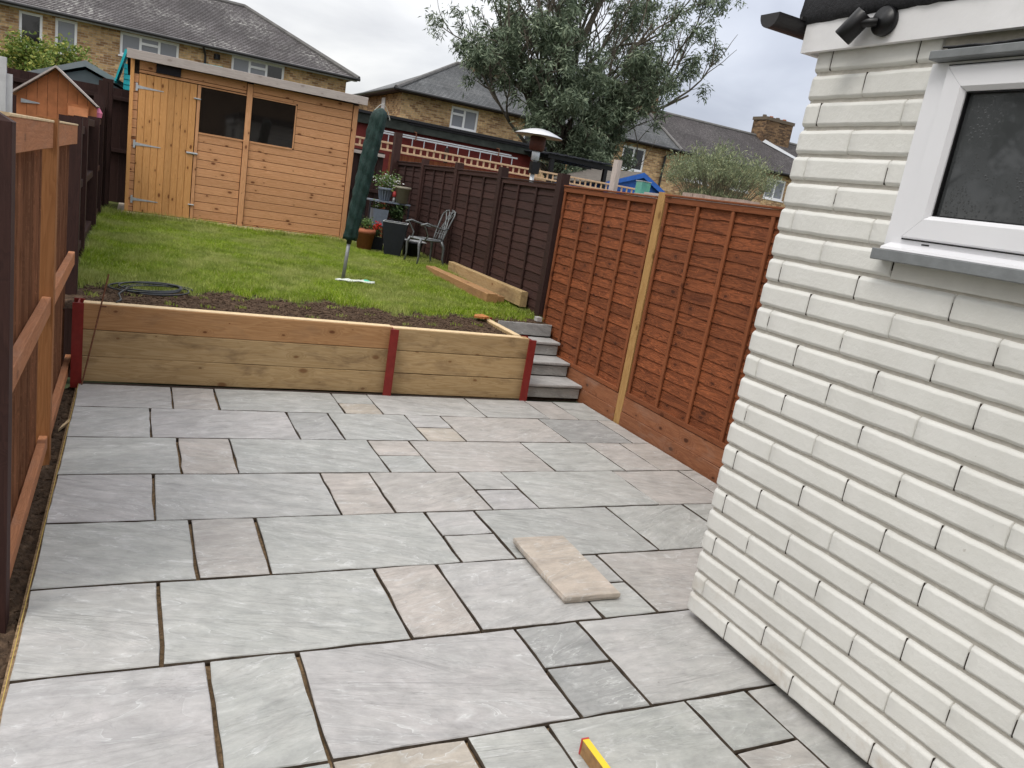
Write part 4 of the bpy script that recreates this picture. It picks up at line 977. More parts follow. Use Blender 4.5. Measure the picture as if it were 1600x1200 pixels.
MB().lathe([(.001, 0), (.02, 0), (.02, .06), (.012, .075), (.012, .08)], (4.03, 6.09, 1.436), 12).out('bottle_body', M_lgrey, bt, True)
MB().lathe([(.012, .08), (.03, .09), (.032, .13), (.02, .17), (.001, .175)], (4.03, 6.09, 1.436), 12).out('bottle_cap', M_redc, bt, True)
p3 = thing('flower_pot', (3.83, 6.0, 1.04), 'square blue grey pot with a small plant on the lower shelf', 'plant pot', 'plant pots by the shed')
mb = MB(); rim, VV = sqtaper(mb, (3.83, 6.15), 1.041, 1.30, .105, .125); mb.out('pot', M_slateb, p3); plant(p3, 3.83, 6.15, 1.28, .12, .12, 200, M_lf1, 5, .045, (M_petal, 25))
p4 = thing('leafy_plant', (4.12, 6.2, 1.04), 'dark bushy plant with pale tips under the shelf top', 'plant', 'plant pots by the shed')
MB().lathe([(.001, 0), (.08, 0), (.1, .12), (.001, .12)], (4.12, 6.2, 1.041), 16).out('pot', M_anth, p4); plant(p4, 4.12, 6.2, 1.15, .22, .18, 700, M_lf2, 6, .07, asp=.25); 
p5 = round_pot('flower_pot', 3.54, 5.72, LZ - .03, .10, .145, .36, M_pot_t, 'terracotta pot with green plant and red flowers beside the shed', .035)
plant(p5, 3.54, 5.72, 1.0, .10, .13, 350, M_lf1, 8, .035)
leaves('flower', [(3.70, 5.70, 1.05), (3.73, 5.7, 1.08), (3.68, 5.7, 1.03)], 90, .028, .8, M_redp, 4, .028, 0, p5)
p6 = thing('flower_pot', (3.72, 5.95, LZ), 'dark square pot with green plant between terracotta pot and tall planter', 'plant pot', 'plant pots by the shed')
mb = MB(); sqtaper(mb, (3.74, 5.95), LZ - .02, .86, .12, .135); mb.out('pot', M_anth, p6); plant(p6, 3.74, 5.9, .85, .16, .12, 350, M_lf2, 9, .05)
p7 = thing('storage_tub', (4.22, 5.55, LZ), 'dark plastic tub with a pale lid behind the chair', 'tub', None)
MB().lathe([(.001, 0), (.13, 0), (.16, .22), (.17, .22), (.17, .25), (.001, .25)], (4.24, 5.50, LZ), 24).out('tub_body', M_anth, p7, True)
MB().box((4.08, 5.36, .908), (4.42, 5.62, .922)).out('lid', M_lgrey, p7)
o = MB().box((4.0, 5.55, LZ - .03), (4.50, 5.95, LZ + .012)).out('stepping_stone', plain('pale_stone', (.46, .42, .35), .9, .15, .4, 20)); tag(o, 'pale stone flag in the grass behind the grey chair', 'stone')

# ------------------------------------------------------------------ metal chair
chair = thing('garden_chair', (4.13, 4.58, LZ), 'grey cast metal garden armchair with a lattice back on the lawn', 'chair')
A = rad(188)   # heading of the seat front
def cp(f, s_, z): # forward, side, height
    return (4.13 + f * math.cos(A) - s_ * math.sin(A), 4.56 + f * math.sin(A) + s_ * math.cos(A), LZ - .02 + z)
seat = MB(); ring = [cp(.22 * math.cos(a) * (1.05 if math.cos(a) > 0 else .95), .215 * math.sin(a), .40) for a in np.linspace(0, 2 * math.pi, 25)]
seat.tube(ring, .012, 8)
for q in np.linspace(-.17, .17, 8): 
    l_ = .2 * math.sqrt(1 - (q / .215) ** 2); seat.tube([cp(-l_, q, .40), cp(0, q, .393), cp(l_, q, .40)], .0085, 6)
seat.tube([cp(0, -.21, .392), cp(0, .21, .392)], .010, 6); seat.out('seat', M_alu, chair, True)
for s_ in (-1, 1):
    MB().tube([cp(.17, .17 * s_, .40), cp(.205, .195 * s_, .33), cp(.19, .20 * s_, .16), cp(.215, .215 * s_, 0)], [.024, .022, .015, .012], 8).out('leg', M_alu, chair, True)
    MB().tube([cp(-.16, .16 * s_, .40), cp(-.20, .185 * s_, .32), cp(-.20, .19 * s_, .16), cp(-.235, .205 * s_, 0)], [.024, .021, .015, .012], 8).out('leg', M_alu, chair, True)
    MB().tube([cp(.13, .21 * s_, .40), cp(.10, .235 * s_, .47), cp(.155, .25 * s_, .56), cp(.20, .25 * s_, .615), cp(.24, .25 * s_, .60)], .011, 7).tube([cp(.24, .25 * s_, .605), cp(.15, .255 * s_, .632), cp(.0, .25 * s_, .60), cp(-.14, .23 * s_, .57), cp(-.24, .19 * s_, .60)], [.012, .016, .012, .010, .010], 8).out('armrest', M_alu, chair, True)
bk = MB()
def bp_(u, v): # back plane: u side -1..1, v 0..1
    wd = .185 * (1 - .25 * (1 - v)) ; return cp(-.19 - .15 * v ** 1.2 - .02 * (1 - u * u), wd * u, .40 + .46 * v)
out_ = [bp_(-1, v) for v in np.linspace(0, .8, 8)] + [bp_(math.cos(a) * 1.0, .8 + .2 * math.sin(a)) for a in np.linspace(math.pi, 0, 11)][1:-1] + [bp_(1, v) for v in np.linspace(.8, 0, 8)]
bk.tube(out_, .012, 8)
for k in (-1, 1):
    for s0, s1 in ((.75, -.35), (.35, -.8), (.1, .1)):
        bk.tube([bp_(k * (s0 + (s1 - s0) * (t ** 1.1) + .18 * math.sin(t * math.pi)), t * .97) for t in np.linspace(0, 1, 9)], .0085, 6)
bk.tube([bp_(u, .22) for u in np.linspace(-1, 1, 5)], .008, 6); bk.out('backrest', M_alu, chair, True)

# ------------------------------------------------------------------ things on or beyond the right-hand fence
o = MB().lathe([(.001, 0), (.045, 0), (.05, .005), (.052, .12), (.048, .12), (.046, .01), (.001, .01)], (4.62, .06, 2.035), 18)
mt = NT('green_glass', .12, .5); mt.col((.25, .72, .58)); mt.b.inputs['Transmission Weight'].default_value = .55
vz = thing('glass_vase', (4.62, .06, 2.03), 'square green glass lantern standing just behind the orange fence top', 'lantern')
MB().box((4.57, .01, 2.02), (4.67, .11, 2.165)).out('glass_body', mt.m, vz); MB().box((4.565, .005, 2.165), (4.675, .115, 2.172)).out('rim', M_lgrey, vz)
bd('fence_stake', (4.52, .44, .5), (4.52, .42, 2.34), .085, .05, (0, 1, 0), M_roofw)
tag(bpy.data.objects['fence_stake'], 'weathered grey square stake rising behind the orange fence', 'post')
pl = thing('trough_planter', (4.75, -.95, 1.9), 'long pale stone edged planter trough behind the orange fence top', 'planter')
MB().box((4.56, -1.75, .3), (5.3, .1, 2.055)).out('trough', M_roofw, pl)
M_stone = plain('weathered_edging_stone', (.36, .28, .235), .9, .2, .6, 25)
for i, (y0, y1) in enumerate(((-.62, -.76), (-.77, -.90), (-.93, -1.15), (-1.18, -1.42))): MB().box((4.58, y1, 2.057), (4.74, y0, 2.10 + .008 * (i < 2))).out('edging_stone', M_stone, pl)
MB().box((4.57, -.60, 2.057), (4.62, -.05, 2.072)).out('edging_strip', M_roofw, pl)
# lavender-like bush
rr = random.Random(12); bush = thing('grey_bush', (5.0, -.5, 2.0), 'feathery grey green bush growing above the orange fence', 'bush')
mb = MB(); tips = []
for _ in range(260):
    a = rr.uniform(0, 6.28); q = rr.random() ** .6; bx, by = 5.02 + .25 * q * math.cos(a), -.52 + .27 * q * math.sin(a); L = rr.uniform(.30, .60) * (1 - .35 * q)
    ex, ey = bx + .26 * q * math.cos(a) * 1.0, by + .32 * q * math.sin(a)
    p0, p1_, p2_ = (bx, by, 2.04), ((bx * .6 + ex * .4), (by * .6 + ey * .4), 2.04 + L * .55), (ex, ey, 2.04 + L)
    mb.tube([p0, p1_, p2_], [.003, .0022, .001], 3, False)
    for t in np.linspace(.15, 1, 9): tips.append(tuple(np.array(p1_) * (1 - t) + np.array(p2_) * t) if t > .3 else tuple(np.array(p0) * (.6) + np.array(p1_) * .4))
mb.out('stem', plain('bush_twig', (.13, .12, .08), .9, .2, 0), bush)
leaves('foliage', tips, 15000, .034, .20, leaf_mat('grey_green_needle', (.12, .155, .085), (.22, .26, .15), (.38, .40, .22)), 31, .022, -.55, bush)

# neighbour's cross fence with trellis
tf = thing('trellis_fence', (6.9, 9, 1), 'reddish boarded fence with a pale trellis strip along its top', 'fence')
for i in range(46):
    x = 4.78 + i * .13; bd('board', (x, 9.04, .3), (x, 9.04, 2.26), .125, .016, (1, .12, 0), M_orframe, tf)
M_trel = plain('pale_trellis_wood', (.56, .38, .24), .8, .15, .3, 20)
for z in (2.442, 2.305): bd('rail', (3.9, 8.98, z), (10.7, 8.98, z), .036, .02, (0, 0, 1), M_trel, tf)
for i in range(50):
    x = 3.97 + i * .136; bd('trellis_bar', (x, 8.995, 2.29), (x, 8.995, 2.45), .038, .012, (1, 0, 0), M_trel, tf)
for x in (5.9,): bd('post', (x, 9.1, .3), (x, 9.1, 2.56), .07, .07, (1, 0, 0), M_trel if x > 8 else M_dark, tf)
bf = thing('back_fence', (0, 9, 1), 'dark brown boarded fence running behind the garden shed', 'fence')
for i in range(58):
    x = -2.3 + i * .12; bd('board', (x, 9.0, .3), (x, 9.0, 2.50 if x < 1 else 2.24), .125, .016, (1, .12, 0), M_dark, bf)
for (a, b_, z) in ((-2.4, 1.0, 2.34), (1.0, 4.6, 2.18), (-2.4, 4.6, 1.5)): bd('rail', (a, 8.95, z), (b_, 8.95, z), .06, .06, (0, 0, 1), M_roofw if z == 2.18 else M_dark, bf)

# garage beyond
ga = thing('garage', (6.8, 12, 0), 'low flat roofed red garage with a black roof edge', 'garage')
M_redw = plain('dark_red_boards', (.15, .022, .018), .8, .25, .4, 6)
MB().box((4.5, 11.02, -.1), (8.75, 15, 2.84)).out('wall', M_redw, ga)
rfg = MB().box((4.35, 10.9, 2.83), (8.95, 15.2, 3.03)).out('roof', plain('dark_weathered_roof_edge', (.035, .042, .036), .9, .35, .6, 6), ga)
MB().box((4.3, 10.84, 3.032), (9.0, 15.3, 3.085)).box((5.6, 10.87, 2.985), (9.0, 10.898, 3.03)).out('felt_edge', M_felt, rfg)
ld = thing('ladder', (6.6, 10.8, 2.5), 'long aluminium ladder hung sideways on the red garage wall', 'ladder')
for z in (2.70, 2.515): MB().box((5.0, 10.76, z - .016), (8.25, 10.785, z + .016)).out('stile', M_galv, ld)
for z, y in ((2.745, 10.80),): MB().box((5.0, y, z - .012), (8.1, y + .02, z + .012)).out('stile', M_galv, ld)
for i in range(12): MB().tube([(5.15 + i * .27, 10.772, 2.515), (5.15 + i * .27, 10.772, 2.70)], .011, 6).out('rung', M_galv, ld)
for x in (5.75, 7.75): MB().tube([(x, 11.0, 2.85), (x, 10.74, 2.83), (x, 10.74, 2.66)], .012, 5).out('hook', M_rust, ld)

# patio heater
ph_ = thing('patio_heater', (5.6, 4.45, .55), 'tall patio heater with a shiny wide hood beyond the dark fence', 'patio heater')
hx, hy = 5.60, 4.45
MB().lathe([(.35, .0), (.355, .005), (.33, .022), (.25, .055), (.15, .09), (.07, .105), (.001, .11)], (hx, hy, 2.745), 40).lathe([(.35, .0), (.25, .025), (.14, .04), (.001, .05)], (hx, hy, 2.74), 40).out('hood', plain('bright_hood_metal', (.62, .62, .63), .3, .04, 0, 5, metal=.5), ph_, True)
MB().lathe([(.085, 0), (.11, .02), (.12, .10), (.115, .20), (.10, .21), (.001, .21)], (hx, hy, 2.535), 24).out('burner', plain('rusty_burner_screen', (.10, .03, .02), .6, .3, .4, 40), ph_, True)
MB().lathe([(.05, 0), (.06, .01), (.06, .13), (.05, .14)], (hx, hy, 2.395), 16).out('valve_housing', M_galv, ph_, True)
MB().tube([(hx, hy, .6), (hx, hy, 2.40)], .032, 10).out('pole', M_galv, ph_, True); MB().lathe([(.001, 0), (.23, 0), (.23, .7), (.05, .75)], (hx, hy, .55), 20).out('base', M_galv, ph_, True)
MB().box((hx - .06, hy - .06, 2.21), (hx + .07, hy + .03, 2.38)).out('control_box', M_blk2, ph_)
# pergola roof
pg = thing('pergola', (9, 10, 2), 'dark low pergola roof beside the red garage', 'pergola')
for y in (9.7, 10.2, 10.7): bd('beam', (8.5, y, 2.84), (10.2, y, 2.82), .10, .05, (0, 0, 1), M_blk2, pg)
for i in range(8): bd('roof_strip', (8.55 + i * .22, 9.5, 2.90), (8.55 + i * .22, 11, 2.93), .20, .02, (1, 0, .12), M_anth, pg)
for x in (8.6, 10.0): bd('post', (x, 9.7, -.1), (x, 9.7, 2.78), .09, .09, (1, 0, 0), M_blk2, pg)
# blue shed
bs = thing('blue_shed', (11.5, 10.5, 0), 'bright blue garden shed with a felt gable roof beyond the orange fence', 'shed')
M_blue = plain('blue_shed_paint', (.025, .12, .46), .6, .12, .3, 8)
ax, az, ex1, ez1, ex0, ez0 = 11.55, 2.90, 12.35, 2.50, 10.35, 2.46
MB().prism([(ex0 + .1, 10.5, 0), (ex1 - .1, 10.5, 0), (ex1 - .1, 10.5, 2.5), (ax, 10.5, 2.84), (ex0 + .1, 10.5, 2.50)], (0, 2.4, 0)).out('wall', M_blue, bs)
for i in range(7): MB().box((ex0 + .1, 10.485, 2.0 + i * .1), (ex1 - .15 * max(0, i - 4) - .1, 10.499, 2.088 + i * .1) if i < 5 else (ax + .5 - .2 * (i - 5), 10.499, 2.088 + i * .1)).out('cladding_board', M_blue, bs) if i < 5 else None
MB().prism([(ex0, 10.4, ez0), (ax, 10.4, az), (ax, 10.4, az + .03), (ex0, 10.4, ez0 + .03)], (0, 2.6, 0)).prism([(ax, 10.4, az), (ex1, 10.4, ez1), (ex1, 10.4, ez1 + .03), (ax, 10.4, az + .03)], (0, 2.6, 0)).out('roof', plain('grey_brown_felt', (.13, .115, .10), .9, .2, .5, 8), bs)
MB().prism([(ax, 10.38, az + .02), (ex1, 10.38, ez1 + .02), (ex1, 10.38, ez1 - .10), (ax, 10.38, az - .10)], (0, .02, 0)).prism([(ax, 10.38, az + .02), (ex0, 10.38, ez0 + .02), (ex0, 10.38, ez0 - .06), (ax, 10.38, az - .10)], (0, .02, 0)).out('bargeboard', M_blue, bs)

# left neighbours
M_play = plain('orange_playhouse_boards', (.52, .19, .075), .7, .18, .3, 9)
pw = thing('playhouse', (-.65, 5.5, .6), 'small orange wooden playhouse beyond the left fence', 'playhouse', None)
pxs = [-1.05 + i * .11 for i in range(8)]
for i, x in enumerate(pxs):
    gz = lambda q: 2.44 - abs(q + .63) * 0.86
    q0, q1 = x + .002, x + .108; pk = [(q0, 5.5, .6), (q1, 5.5, .6), (q1, 5.5, gz(q1))] + ([(-.63, 5.5, 2.44)] if q0 < -.63 < q1 else []) + [(q0, 5.5, gz(q0))]
    MB().prism(pk, (0, .018, 0)).out('plank', M_play, pw)
MB().prism([(-.63 - .47, 5.36, 2.05), (-.63, 5.36, 2.45), (-.63, 5.36, 2.475), (-.63 - .49, 5.36, 2.06)], (0, 1.1, 0)).prism([(-.63, 5.36, 2.45), (-.17, 5.36, 2.07), (-.155, 5.36, 2.08), (-.63, 5.36, 2.475)], (0, 1.1, 0)).out('roof', M_roofw, pw)
MB().box((-1.02, 5.52, .6), (-.24, 6.4, 2.05)).out('wall', M_play, pw)
M_play2 = plain('pale_orange_boards', (.62, .25, .11), .7, .15, .3, 9)
dr = MB().box((-.50, 5.465, 1.4), (-.26, 5.488, 2.06)).out('shutter', M_play, pw)
for i in range(5): bd('slat', (-.49, 5.458, 1.47 + i * .125), (-.27, 5.458, 1.47 + i * .125), .115, .012, (0, .15, 1), M_play2, dr)
MB().prism([(-1.0, 5.485, 2.02), (-.80, 5.485, 2.0), (-.80, 5.485, 1.99), (-1.0, 5.485, 1.97)], (0, -.006, 0)).out('hinge', M_galv, pw)
gs = thing('grey_shed', (-.4, 10, 1), 'small grey shed gable behind the dark back fence', 'shed')
M_greysh = plain('grey_shed_paint', (.15, .165, .175), .7, .1, .2, 6)
MB().prism([(-1.35, 10, .6), (.25, 10, .6), (.25, 10, 2.45), (-.55, 10, 2.75), (-1.35, 10, 2.45)], (0, 1.5, 0)).out('wall', M_greysh, gs)
MB().prism([(-1.5, 9.9, 2.42), (-.55, 9.9, 2.80), (.42, 9.9, 2.42), (.42, 9.9, 2.50), (-.55, 9.9, 2.90), (-1.5, 9.9, 2.50)], (0, 1.7, 0)).out('roof', plain('pale_grey_roof_trim', (.24, .26, .27), .7, .1, .2, 6), gs)
tl = thing('teal_playhouse', (.6, 9.3, 1), 'bright teal playhouse tucked behind the left end of the shed', 'playhouse')
M_teal = plain('teal_paint', (.015, .42, .46), .6, .08, .2, 6)
for i in range(8): bd('board', (.055, 9.3, 2.50 + i * .085 - .2), (1.2, 9.3, 2.50 + i * .085 - .2), .082, .016, (0, .15, 1), M_teal, tl)
MB().box((.06, 9.32, .5), (1.6, 10.6, 2.9)).out('wall', M_teal, tl)
MB().prism([(-.085, 9.2, 2.62), (-.06, 9.2, 2.62), (.085, 9.2, 3.10), (.06, 9.2, 3.16)], (0, 1.2, 0)).prism([(.085, 9.2, 3.10), (.06, 9.2, 3.16), (1.6, 9.2, 3.2), (1.6, 9.2, 3.14)], (0, 1.2, 0)).out('roof', M_teal, tl)
wp = thing('white_post', (-.88, 3.0, .3), 'white metal gate post at the far left beyond the fence', 'post')
MB().box((-.915, 3.0, .3), (-.85, 3.06, 2.33)).box((-.85, 3.02, .3), (-.80, 3.05, 2.185)).out('post_body', plain('chipped_white_paint', (.62, .62, .62), .5, .08, .3, 12, dirt=.4), wp)
pt = MB().lathe([(.001, 0), (.07, 0), (.08, .06), (.04, .13), (.001, .14)], (-.20, 5.9, 1.95), 12).out('pink_toy', plain('pink_plastic', (.75, .22, .36), .5, .1, 0)); tag(pt, 'small bright pink object beside the orange playhouse', 'toy')
# leafy shrub at upper left
def shrub(name, c, rx, ry, rz, n, ls_, mat, seed, label, cat='bush', lobes=9, group=None):
    t = thing(name, (c[0], c[1], c[2] - rz), label, cat, group); rr = random.Random(seed); P = []; mb = MB()
    for _ in range(lobes * 6):
        a, b_ = rr.uniform(0, 6.28), rr.uniform(-.5, 1.2); q = rr.random() ** .45
        p = (c[0] + rx * q * math.cos(a) * math.cos(b_), c[1] + ry * q * math.sin(a) * math.cos(b_), c[2] + rz * q * math.sin(b_))
        base = (c[0] + rr.uniform(-.1, .1) * rx, c[1], c[2] - rz * 1.4); mid = tuple((np.array(p) * .55 + np.array(base) * .45))
        mb.tube([base, mid, p], [.012, .008, .003], 4)
        for t_ in (.6, .8, 1.0): P.append(tuple(np.array(mid) * (1 - t_) + np.array(p) * t_))
    mb.out('branch', plain(name + '_twig', (.10, .08, .05), .9, .2, 0), t)
    leaves('foliage', P, n, ls_, .5, mat, seed, rx * .10, .05, t); return t
M_lshr = leaf_mat('shrub_leaf', (.09, .15, .025), (.20, .27, .055), (.42, .40, .09))
shrub('leafy_shrub', (-1.25, 10.6, 2.75), .80, .5, .52, 5200, .075, M_lshr, 14, 'bright green shrub in front of the brick house at upper left')
# trees that the right-hand window mirrors, beyond the left fence
M_bark = plain('grey_brown_bark', (.10, .085, .065), .9, .3, .6, 12)

# ------------------------------------------------------------------ eucalyptus
def tree(name, base, trunk, limbs, crown, nleaf, lsz, asp, mat, seed, label, droop=.8, spread=.3, group=None):
    t = thing(name, base, label, 'tree', group); rr = random.Random(seed); mb = MB(); mb.tube(trunk[0], trunk[1], 9)
    P = []
    def grow(p, d, L, r_, lev):
        pts = [p]; q = Vector(p); dd = Vector(d)
        for i in range(5):
            dd = (dd + Vector((rr.uniform(-.25, .25), rr.uniform(-.25, .25), rr.uniform(-.12, .22)))).normalized(); q = q + dd * L / 5; pts.append(tuple(q))
        mb.tube(pts, [r_ * (1 - .13 * i) for i in range(6)], 5 if lev else 7)
        if lev >= 2:
            for k in (3, 4, 5):
                P.append(pts[k]); 
            return
        for _ in range(4 if lev == 0 else 5):
            k = rr.randint(2, 5); d2 = (dd + Vector((rr.uniform(-1, 1), rr.uniform(-1, 1), rr.uniform(-.5, .7)))).normalized()
            grow(pts[k], d2, L * rr.uniform(.45, .62), r_ * .45, lev + 1)
    for (p, tgt, r_) in limbs:
        v = Vector(tgt) - Vector(p); grow(p, v.normalized(), v.length, r_, 0)
    mb.out('trunk', M_bark, t)
    P2 = []
    if nleaf > 50000:
        import mathutils
        def keep_p(p):
            q = mathutils.noise.noise(Vector((p[0] * .75, p[1] * .75, p[2] * .75 + 3.3)))
            thr = -.14 + .16 * min(1, max(0, (p[0] - 11.2) / 1.5)) + .05 * min(1, max(0, (p[2] - 4.5) / 2))
            if p[2] < 4.2: thr -= .2
            if p[0] > 14: thr = -.16
            return q > thr and p[0] < 16.5 - .35 * abs(p[2] - 5.7) and p[0] > 7.7 + .5 * abs(p[2] - 5.8)
        P = [p for p in P if keep_p(p) and rr.random() < .60]
    for p in P:
        for _ in range(2): P2.append((p[0] + rr.gauss(0, spread), p[1] + rr.gauss(0, spread), p[2] + rr.gauss(0, spread) - .05))
    leaves('crown', P2, nleaf, lsz, asp, mat, seed, .095, droop, t)
    return t
M_euc = leaf_mat('eucalyptus_leaf', (.060, .088, .054), (.135, .175, .11), (.28, .33, .22), .15)
tk = [(11.8, 15, -.1), (11.75, 15, 1.6), (11.6, 15, 3.0), (11.35, 15, 4.4), (11.45, 15, 5.9), (11.9, 15, 7.2), (12.4, 15, 8.6)]
lm = []
rr = random.Random(5)
for (x, z, y, zr) in ((8.3, 5.4, 15, 3.6), (8.4, 6.3, 14.6, 4.0), (8.7, 7.2, 15.4, 4.5), (8.9, 6.0, 15.6, 4.0), (9.0, 5.0, 15.4, 3.0), (9.1, 6.0, 15, 3.4), (9.4, 4.6, 14.6, 2.4), (9.9, 3.5, 15.2, 1.8), (9.9, 7.0, 14.4, 4.2), (10.4, 8.4, 15.4, 5.2),
    (10.0, 5.2, 14, 3), (10.6, 4.0, 14.2, 2.2), (11.3, 3.3, 14.2, 1.6), (11.6, 5.0, 14, 3.4), (12.6, 3.6, 14.3, 1.8), (12.9, 3.0, 14.8, 1.4), (13.6, 3.7, 14.6, 2.2), (14.0, 3.3, 14.6, 2.0), (13.0, 5.2, 14.4, 3.0), (14.0, 5.4, 15, 3.2), (14.3, 7.4, 15, 4.4),
    (14.9, 6.4, 15, 3.8), (15.6, 5.5, 15, 3.4), (15.1, 4.9, 15, 3.0), (14.6, 6.9, 14.7, 4.2), (13.9, 6.2, 15.2, 3.8), (15.5, 5.8, 15.2, 3.6), (13.6, 8.0, 15.4, 5.2), (12.3, 8.6, 15, 6.2), (11.3, 7.4, 14.6, 4.8), (9.3, 6.6, 14.2, 3.6), (9.8, 7.8, 15, 4.6), (12.4, 4.4, 15.6, 2.4), (10.7, 6.3, 14.8, 3.6), (10.2, 4.6, 14.6, 2.8), (11.0, 5.6, 14.3, 3.4), (12.1, 4.0, 14.2, 2.2), (13.2, 4.4, 14.4, 2.6)):
    # root point on the trunk nearest to height zr
    for i in range(len(tk) - 1):
        if tk[i][2] <= zr <= tk[i + 1][2]:
            f_ = (zr - tk[i][2]) / (tk[i + 1][2] - tk[i][2]); p = tuple(np.array(tk[i]) * (1 - f_) + np.array(tk[i + 1]) * f_)
    lm.append((p, (12.1 + (x - 12.1) * .90, y, z), .085 if abs(x - 12) > 2.5 else .06))
tree('eucalyptus_tree', tk[0], (tk, [.24, .21, .18, .15, .11, .08, .05]), lm, None, 76000, .175, .20, M_euc, 41, 'large evergreen tree with long hanging leaves behind the garage', .42, .10)

M_lt = leaf_mat('left_tree_leaf', (.03, .045, .018), (.06, .08, .03), (.12, .14, .05), .15)
for i, (x, y, h_) in enumerate(((-7.5, 3.5, 7.5), (-5.5, -.5, 6.2), (-9.5, 7.5, 8))):
    tk2 = [(x, y, -.1), (x + .1, y, h_ * .35), (x - .1, y, h_ * .6), (x, y, h_ * .9)]
    lm2 = [((x, y, h_ * .3 + .06 * h_ * k), (x + 1.9 * math.cos(k * 2.4), y + 2.1 * math.sin(k * 2.4), h_ * (.40 + .07 * k)), .05) for k in range(9)]
    tree('garden_tree', tk2[0], (tk2, [.18, .13, .1, .04]), lm2, None, 4200, .13, .4, M_lt, 60 + i, ['broad tree in the neighbouring garden at the left', 'thin tree nearest the left fence in the neighbouring garden', 'farthest tree of the neighbouring garden at the left'][i], .2, .25)

# ------------------------------------------------------------------ brick houses behind
M_brk = brick_far('yellow_stock_brick', (.58, .375, .185), (.74, .51, .28), (.32, .18, .09), (.48, .40, .30))
M_brkd = brick_far('brown_chimney_brick', (.20, .12, .065), (.30, .19, .10), (.09, .055, .035), (.15, .12, .09))
M_brkd2 = plain('brown_brick', (.22, .14, .085), .9, .3, .3, 3)
M_til1 = tile_far('lichened_plain_tiles', (.12, .108, .108), (.19, .175, .178), .85)
M_til2 = tile_far('grey_slates', (.15, .155, .16), (.21, .215, .22), .2)
M_til3 = tile_far('dark_weathered_tiles', (.10, .09, .09), (.155, .14, .14), .25)
M_lead = plain('ridge_tile_grey', (.14, .135, .13), .8, .2, .3, 5)
M_frame = plain('white_window_frame', (.88, .88, .90), .4, .02, 0, 5)
def quad(name, P, uvs, mat, par): return wmesh(name, P, [tuple(range(len(P)))], mat, par, uv=uvs)
def wall_y(par, x0, x1, z0, z1, y, mat, holes=()):
    """wall facing -Y with real openings, depth .12"""
    xsn = sorted({x0, x1, *[h[0] for h in holes], *[h[1] for h in holes]}); zsn = sorted({z0, z1, *[h[2] for h in holes], *[h[3] for h in holes]})
    V, F, U = [], [], []
    def q(P, uv): b_ = len(V); V.extend(P); F.append(tuple(range(b_, b_ + 4))); U.extend(uv)
    for i in range(len(xsn) - 1):
        for j in range(len(zsn) - 1):
            a, b_, c, d = xsn[i], xsn[i + 1], zsn[j], zsn[j + 1]; mx_, mz_ = (a + b_) / 2, (c + d) / 2
            if any(h[0] < mx_ < h[1] and h[2] < mz_ < h[3] for h in holes): continue
            q([(a, y, c), (b_, y, c), (b_, y, d), (a, y, d)], [(a, c), (b_, c), (b_, d), (a, d)])
    for h in holes:
        a, b_, c, d = h[:4]; e_ = y + .14
        q([(a, y, c), (a, y, d), (a, e_, d), (a, e_, c)], [(0, c), (0, d), (.1, d), (.1, c)]); q([(b_, y, c), (b_, e_, c), (b_, e_, d), (b_, y, d)], [(0, c), (.1, c), (.1, d), (0, d)])
        q([(a, y, d), (b_, y, d), (b_, e_, d), (a, e_, d)], [(a, 0), (b_, 0), (b_, .1), (a, .1)]); q([(a, y, c), (a, e_, c), (b_, e_, c), (b_, y, c)], [(a, 0), (a, .1), (b_, .1), (b_, 0)])
    return wmesh('wall', V, F, mat, par, uv=U)
def hwindow(par, x0, x1, z0, z1, y, lights, glass=M_curt, t=.075, tops=()):
    m_ = MB(); yf = y + .03; yb = y + .10
    m_.box((x0, yf, z0), (x1, yb, z0 + t)).box((x0, yf, z1 - t), (x1, yb, z1)).box((x0, yf, z0 + t), (x0 + t, yb, z1 - t)).box((x1 - t, yf, z0 + t), (x1, yb, z1 - t))
    n = lights; wl = (x1 - x0 - t) / n
    for i in range(1, n): m_.box((x0 + wl * i, yf, z0 + t), (x0 + wl * i + t, yb, z1 - t))
    for i in range(n):
        if i in tops: zc = z1 - (z1 - z0) * .38; m_.box((x0 + wl * i + t, yf - .015, zc), (x0 + wl * (i + 1), yb, zc + t))
    wn_ = m_.out('window', M_frame, par)
    for i in range(n): MB().box((x0 + wl * i + t, yf + .03, z0 + t), (x0 + wl * (i + 1), yf + .04, z1 - t)).out('pane', glass if not isinstance(glass, list) else glass[i], wn_)
    MB().box((x0 - .04, y - .04, z0 - .05), (x1 + .04, y + .03, z0)).out('sill', M_frame, wn_)
def roof_front(par, mat, x0, x1, rx0, rx1, ye, yr, ze, zr, n=34, name='roof'):
    """front slope as overlapping courses; hips where rx differs from x"""
    V, F, U = [], [], []; L = math.hypot(yr - ye, zr - ze)
    for i in range(n):
        t0, t1 = i / n, (i + 1) / n
        def row(t, lift):
            y = ye + (yr - ye) * t; z = ze + (zr - ze) * t + lift; return (x0 + (rx0 - x0) * t, y, z), (x1 + (rx1 - x1) * t, y, z)
        a, b_ = row(t0, .022); c, d = row(t1, 0); k = len(V); V += [a, b_, d, c]; F.append((k, k + 1, k + 2, k + 3)); U += [(a[0], L * t0), (b_[0], L * t0), (d[0], L * t1), (c[0], L * t1)]
        a2, b2 = row(t0, 0); k = len(V); V += [a2, b2, b_, a]; F.append((k, k + 1, k + 2, k + 3)); U += [(a2[0], 0)] * 4
    return wmesh(name, V, F, mat, par, uv=U)
YH = 24.0; ZE = 5.02
h1 = thing('brick_house', (0, YH, 0), 'yellow brick terraced house with lichened hipped roof at upper left', 'house')
hol = [(-3.13, -2.50, 3.85, 4.90), (-2.16, -1.55, 3.85, 4.92), (-.33, 1.43, 4.22, 4.93), (3.1, 4.87, 4.22, 4.95), (-6.5, -5.0, 3.9, 4.9)]
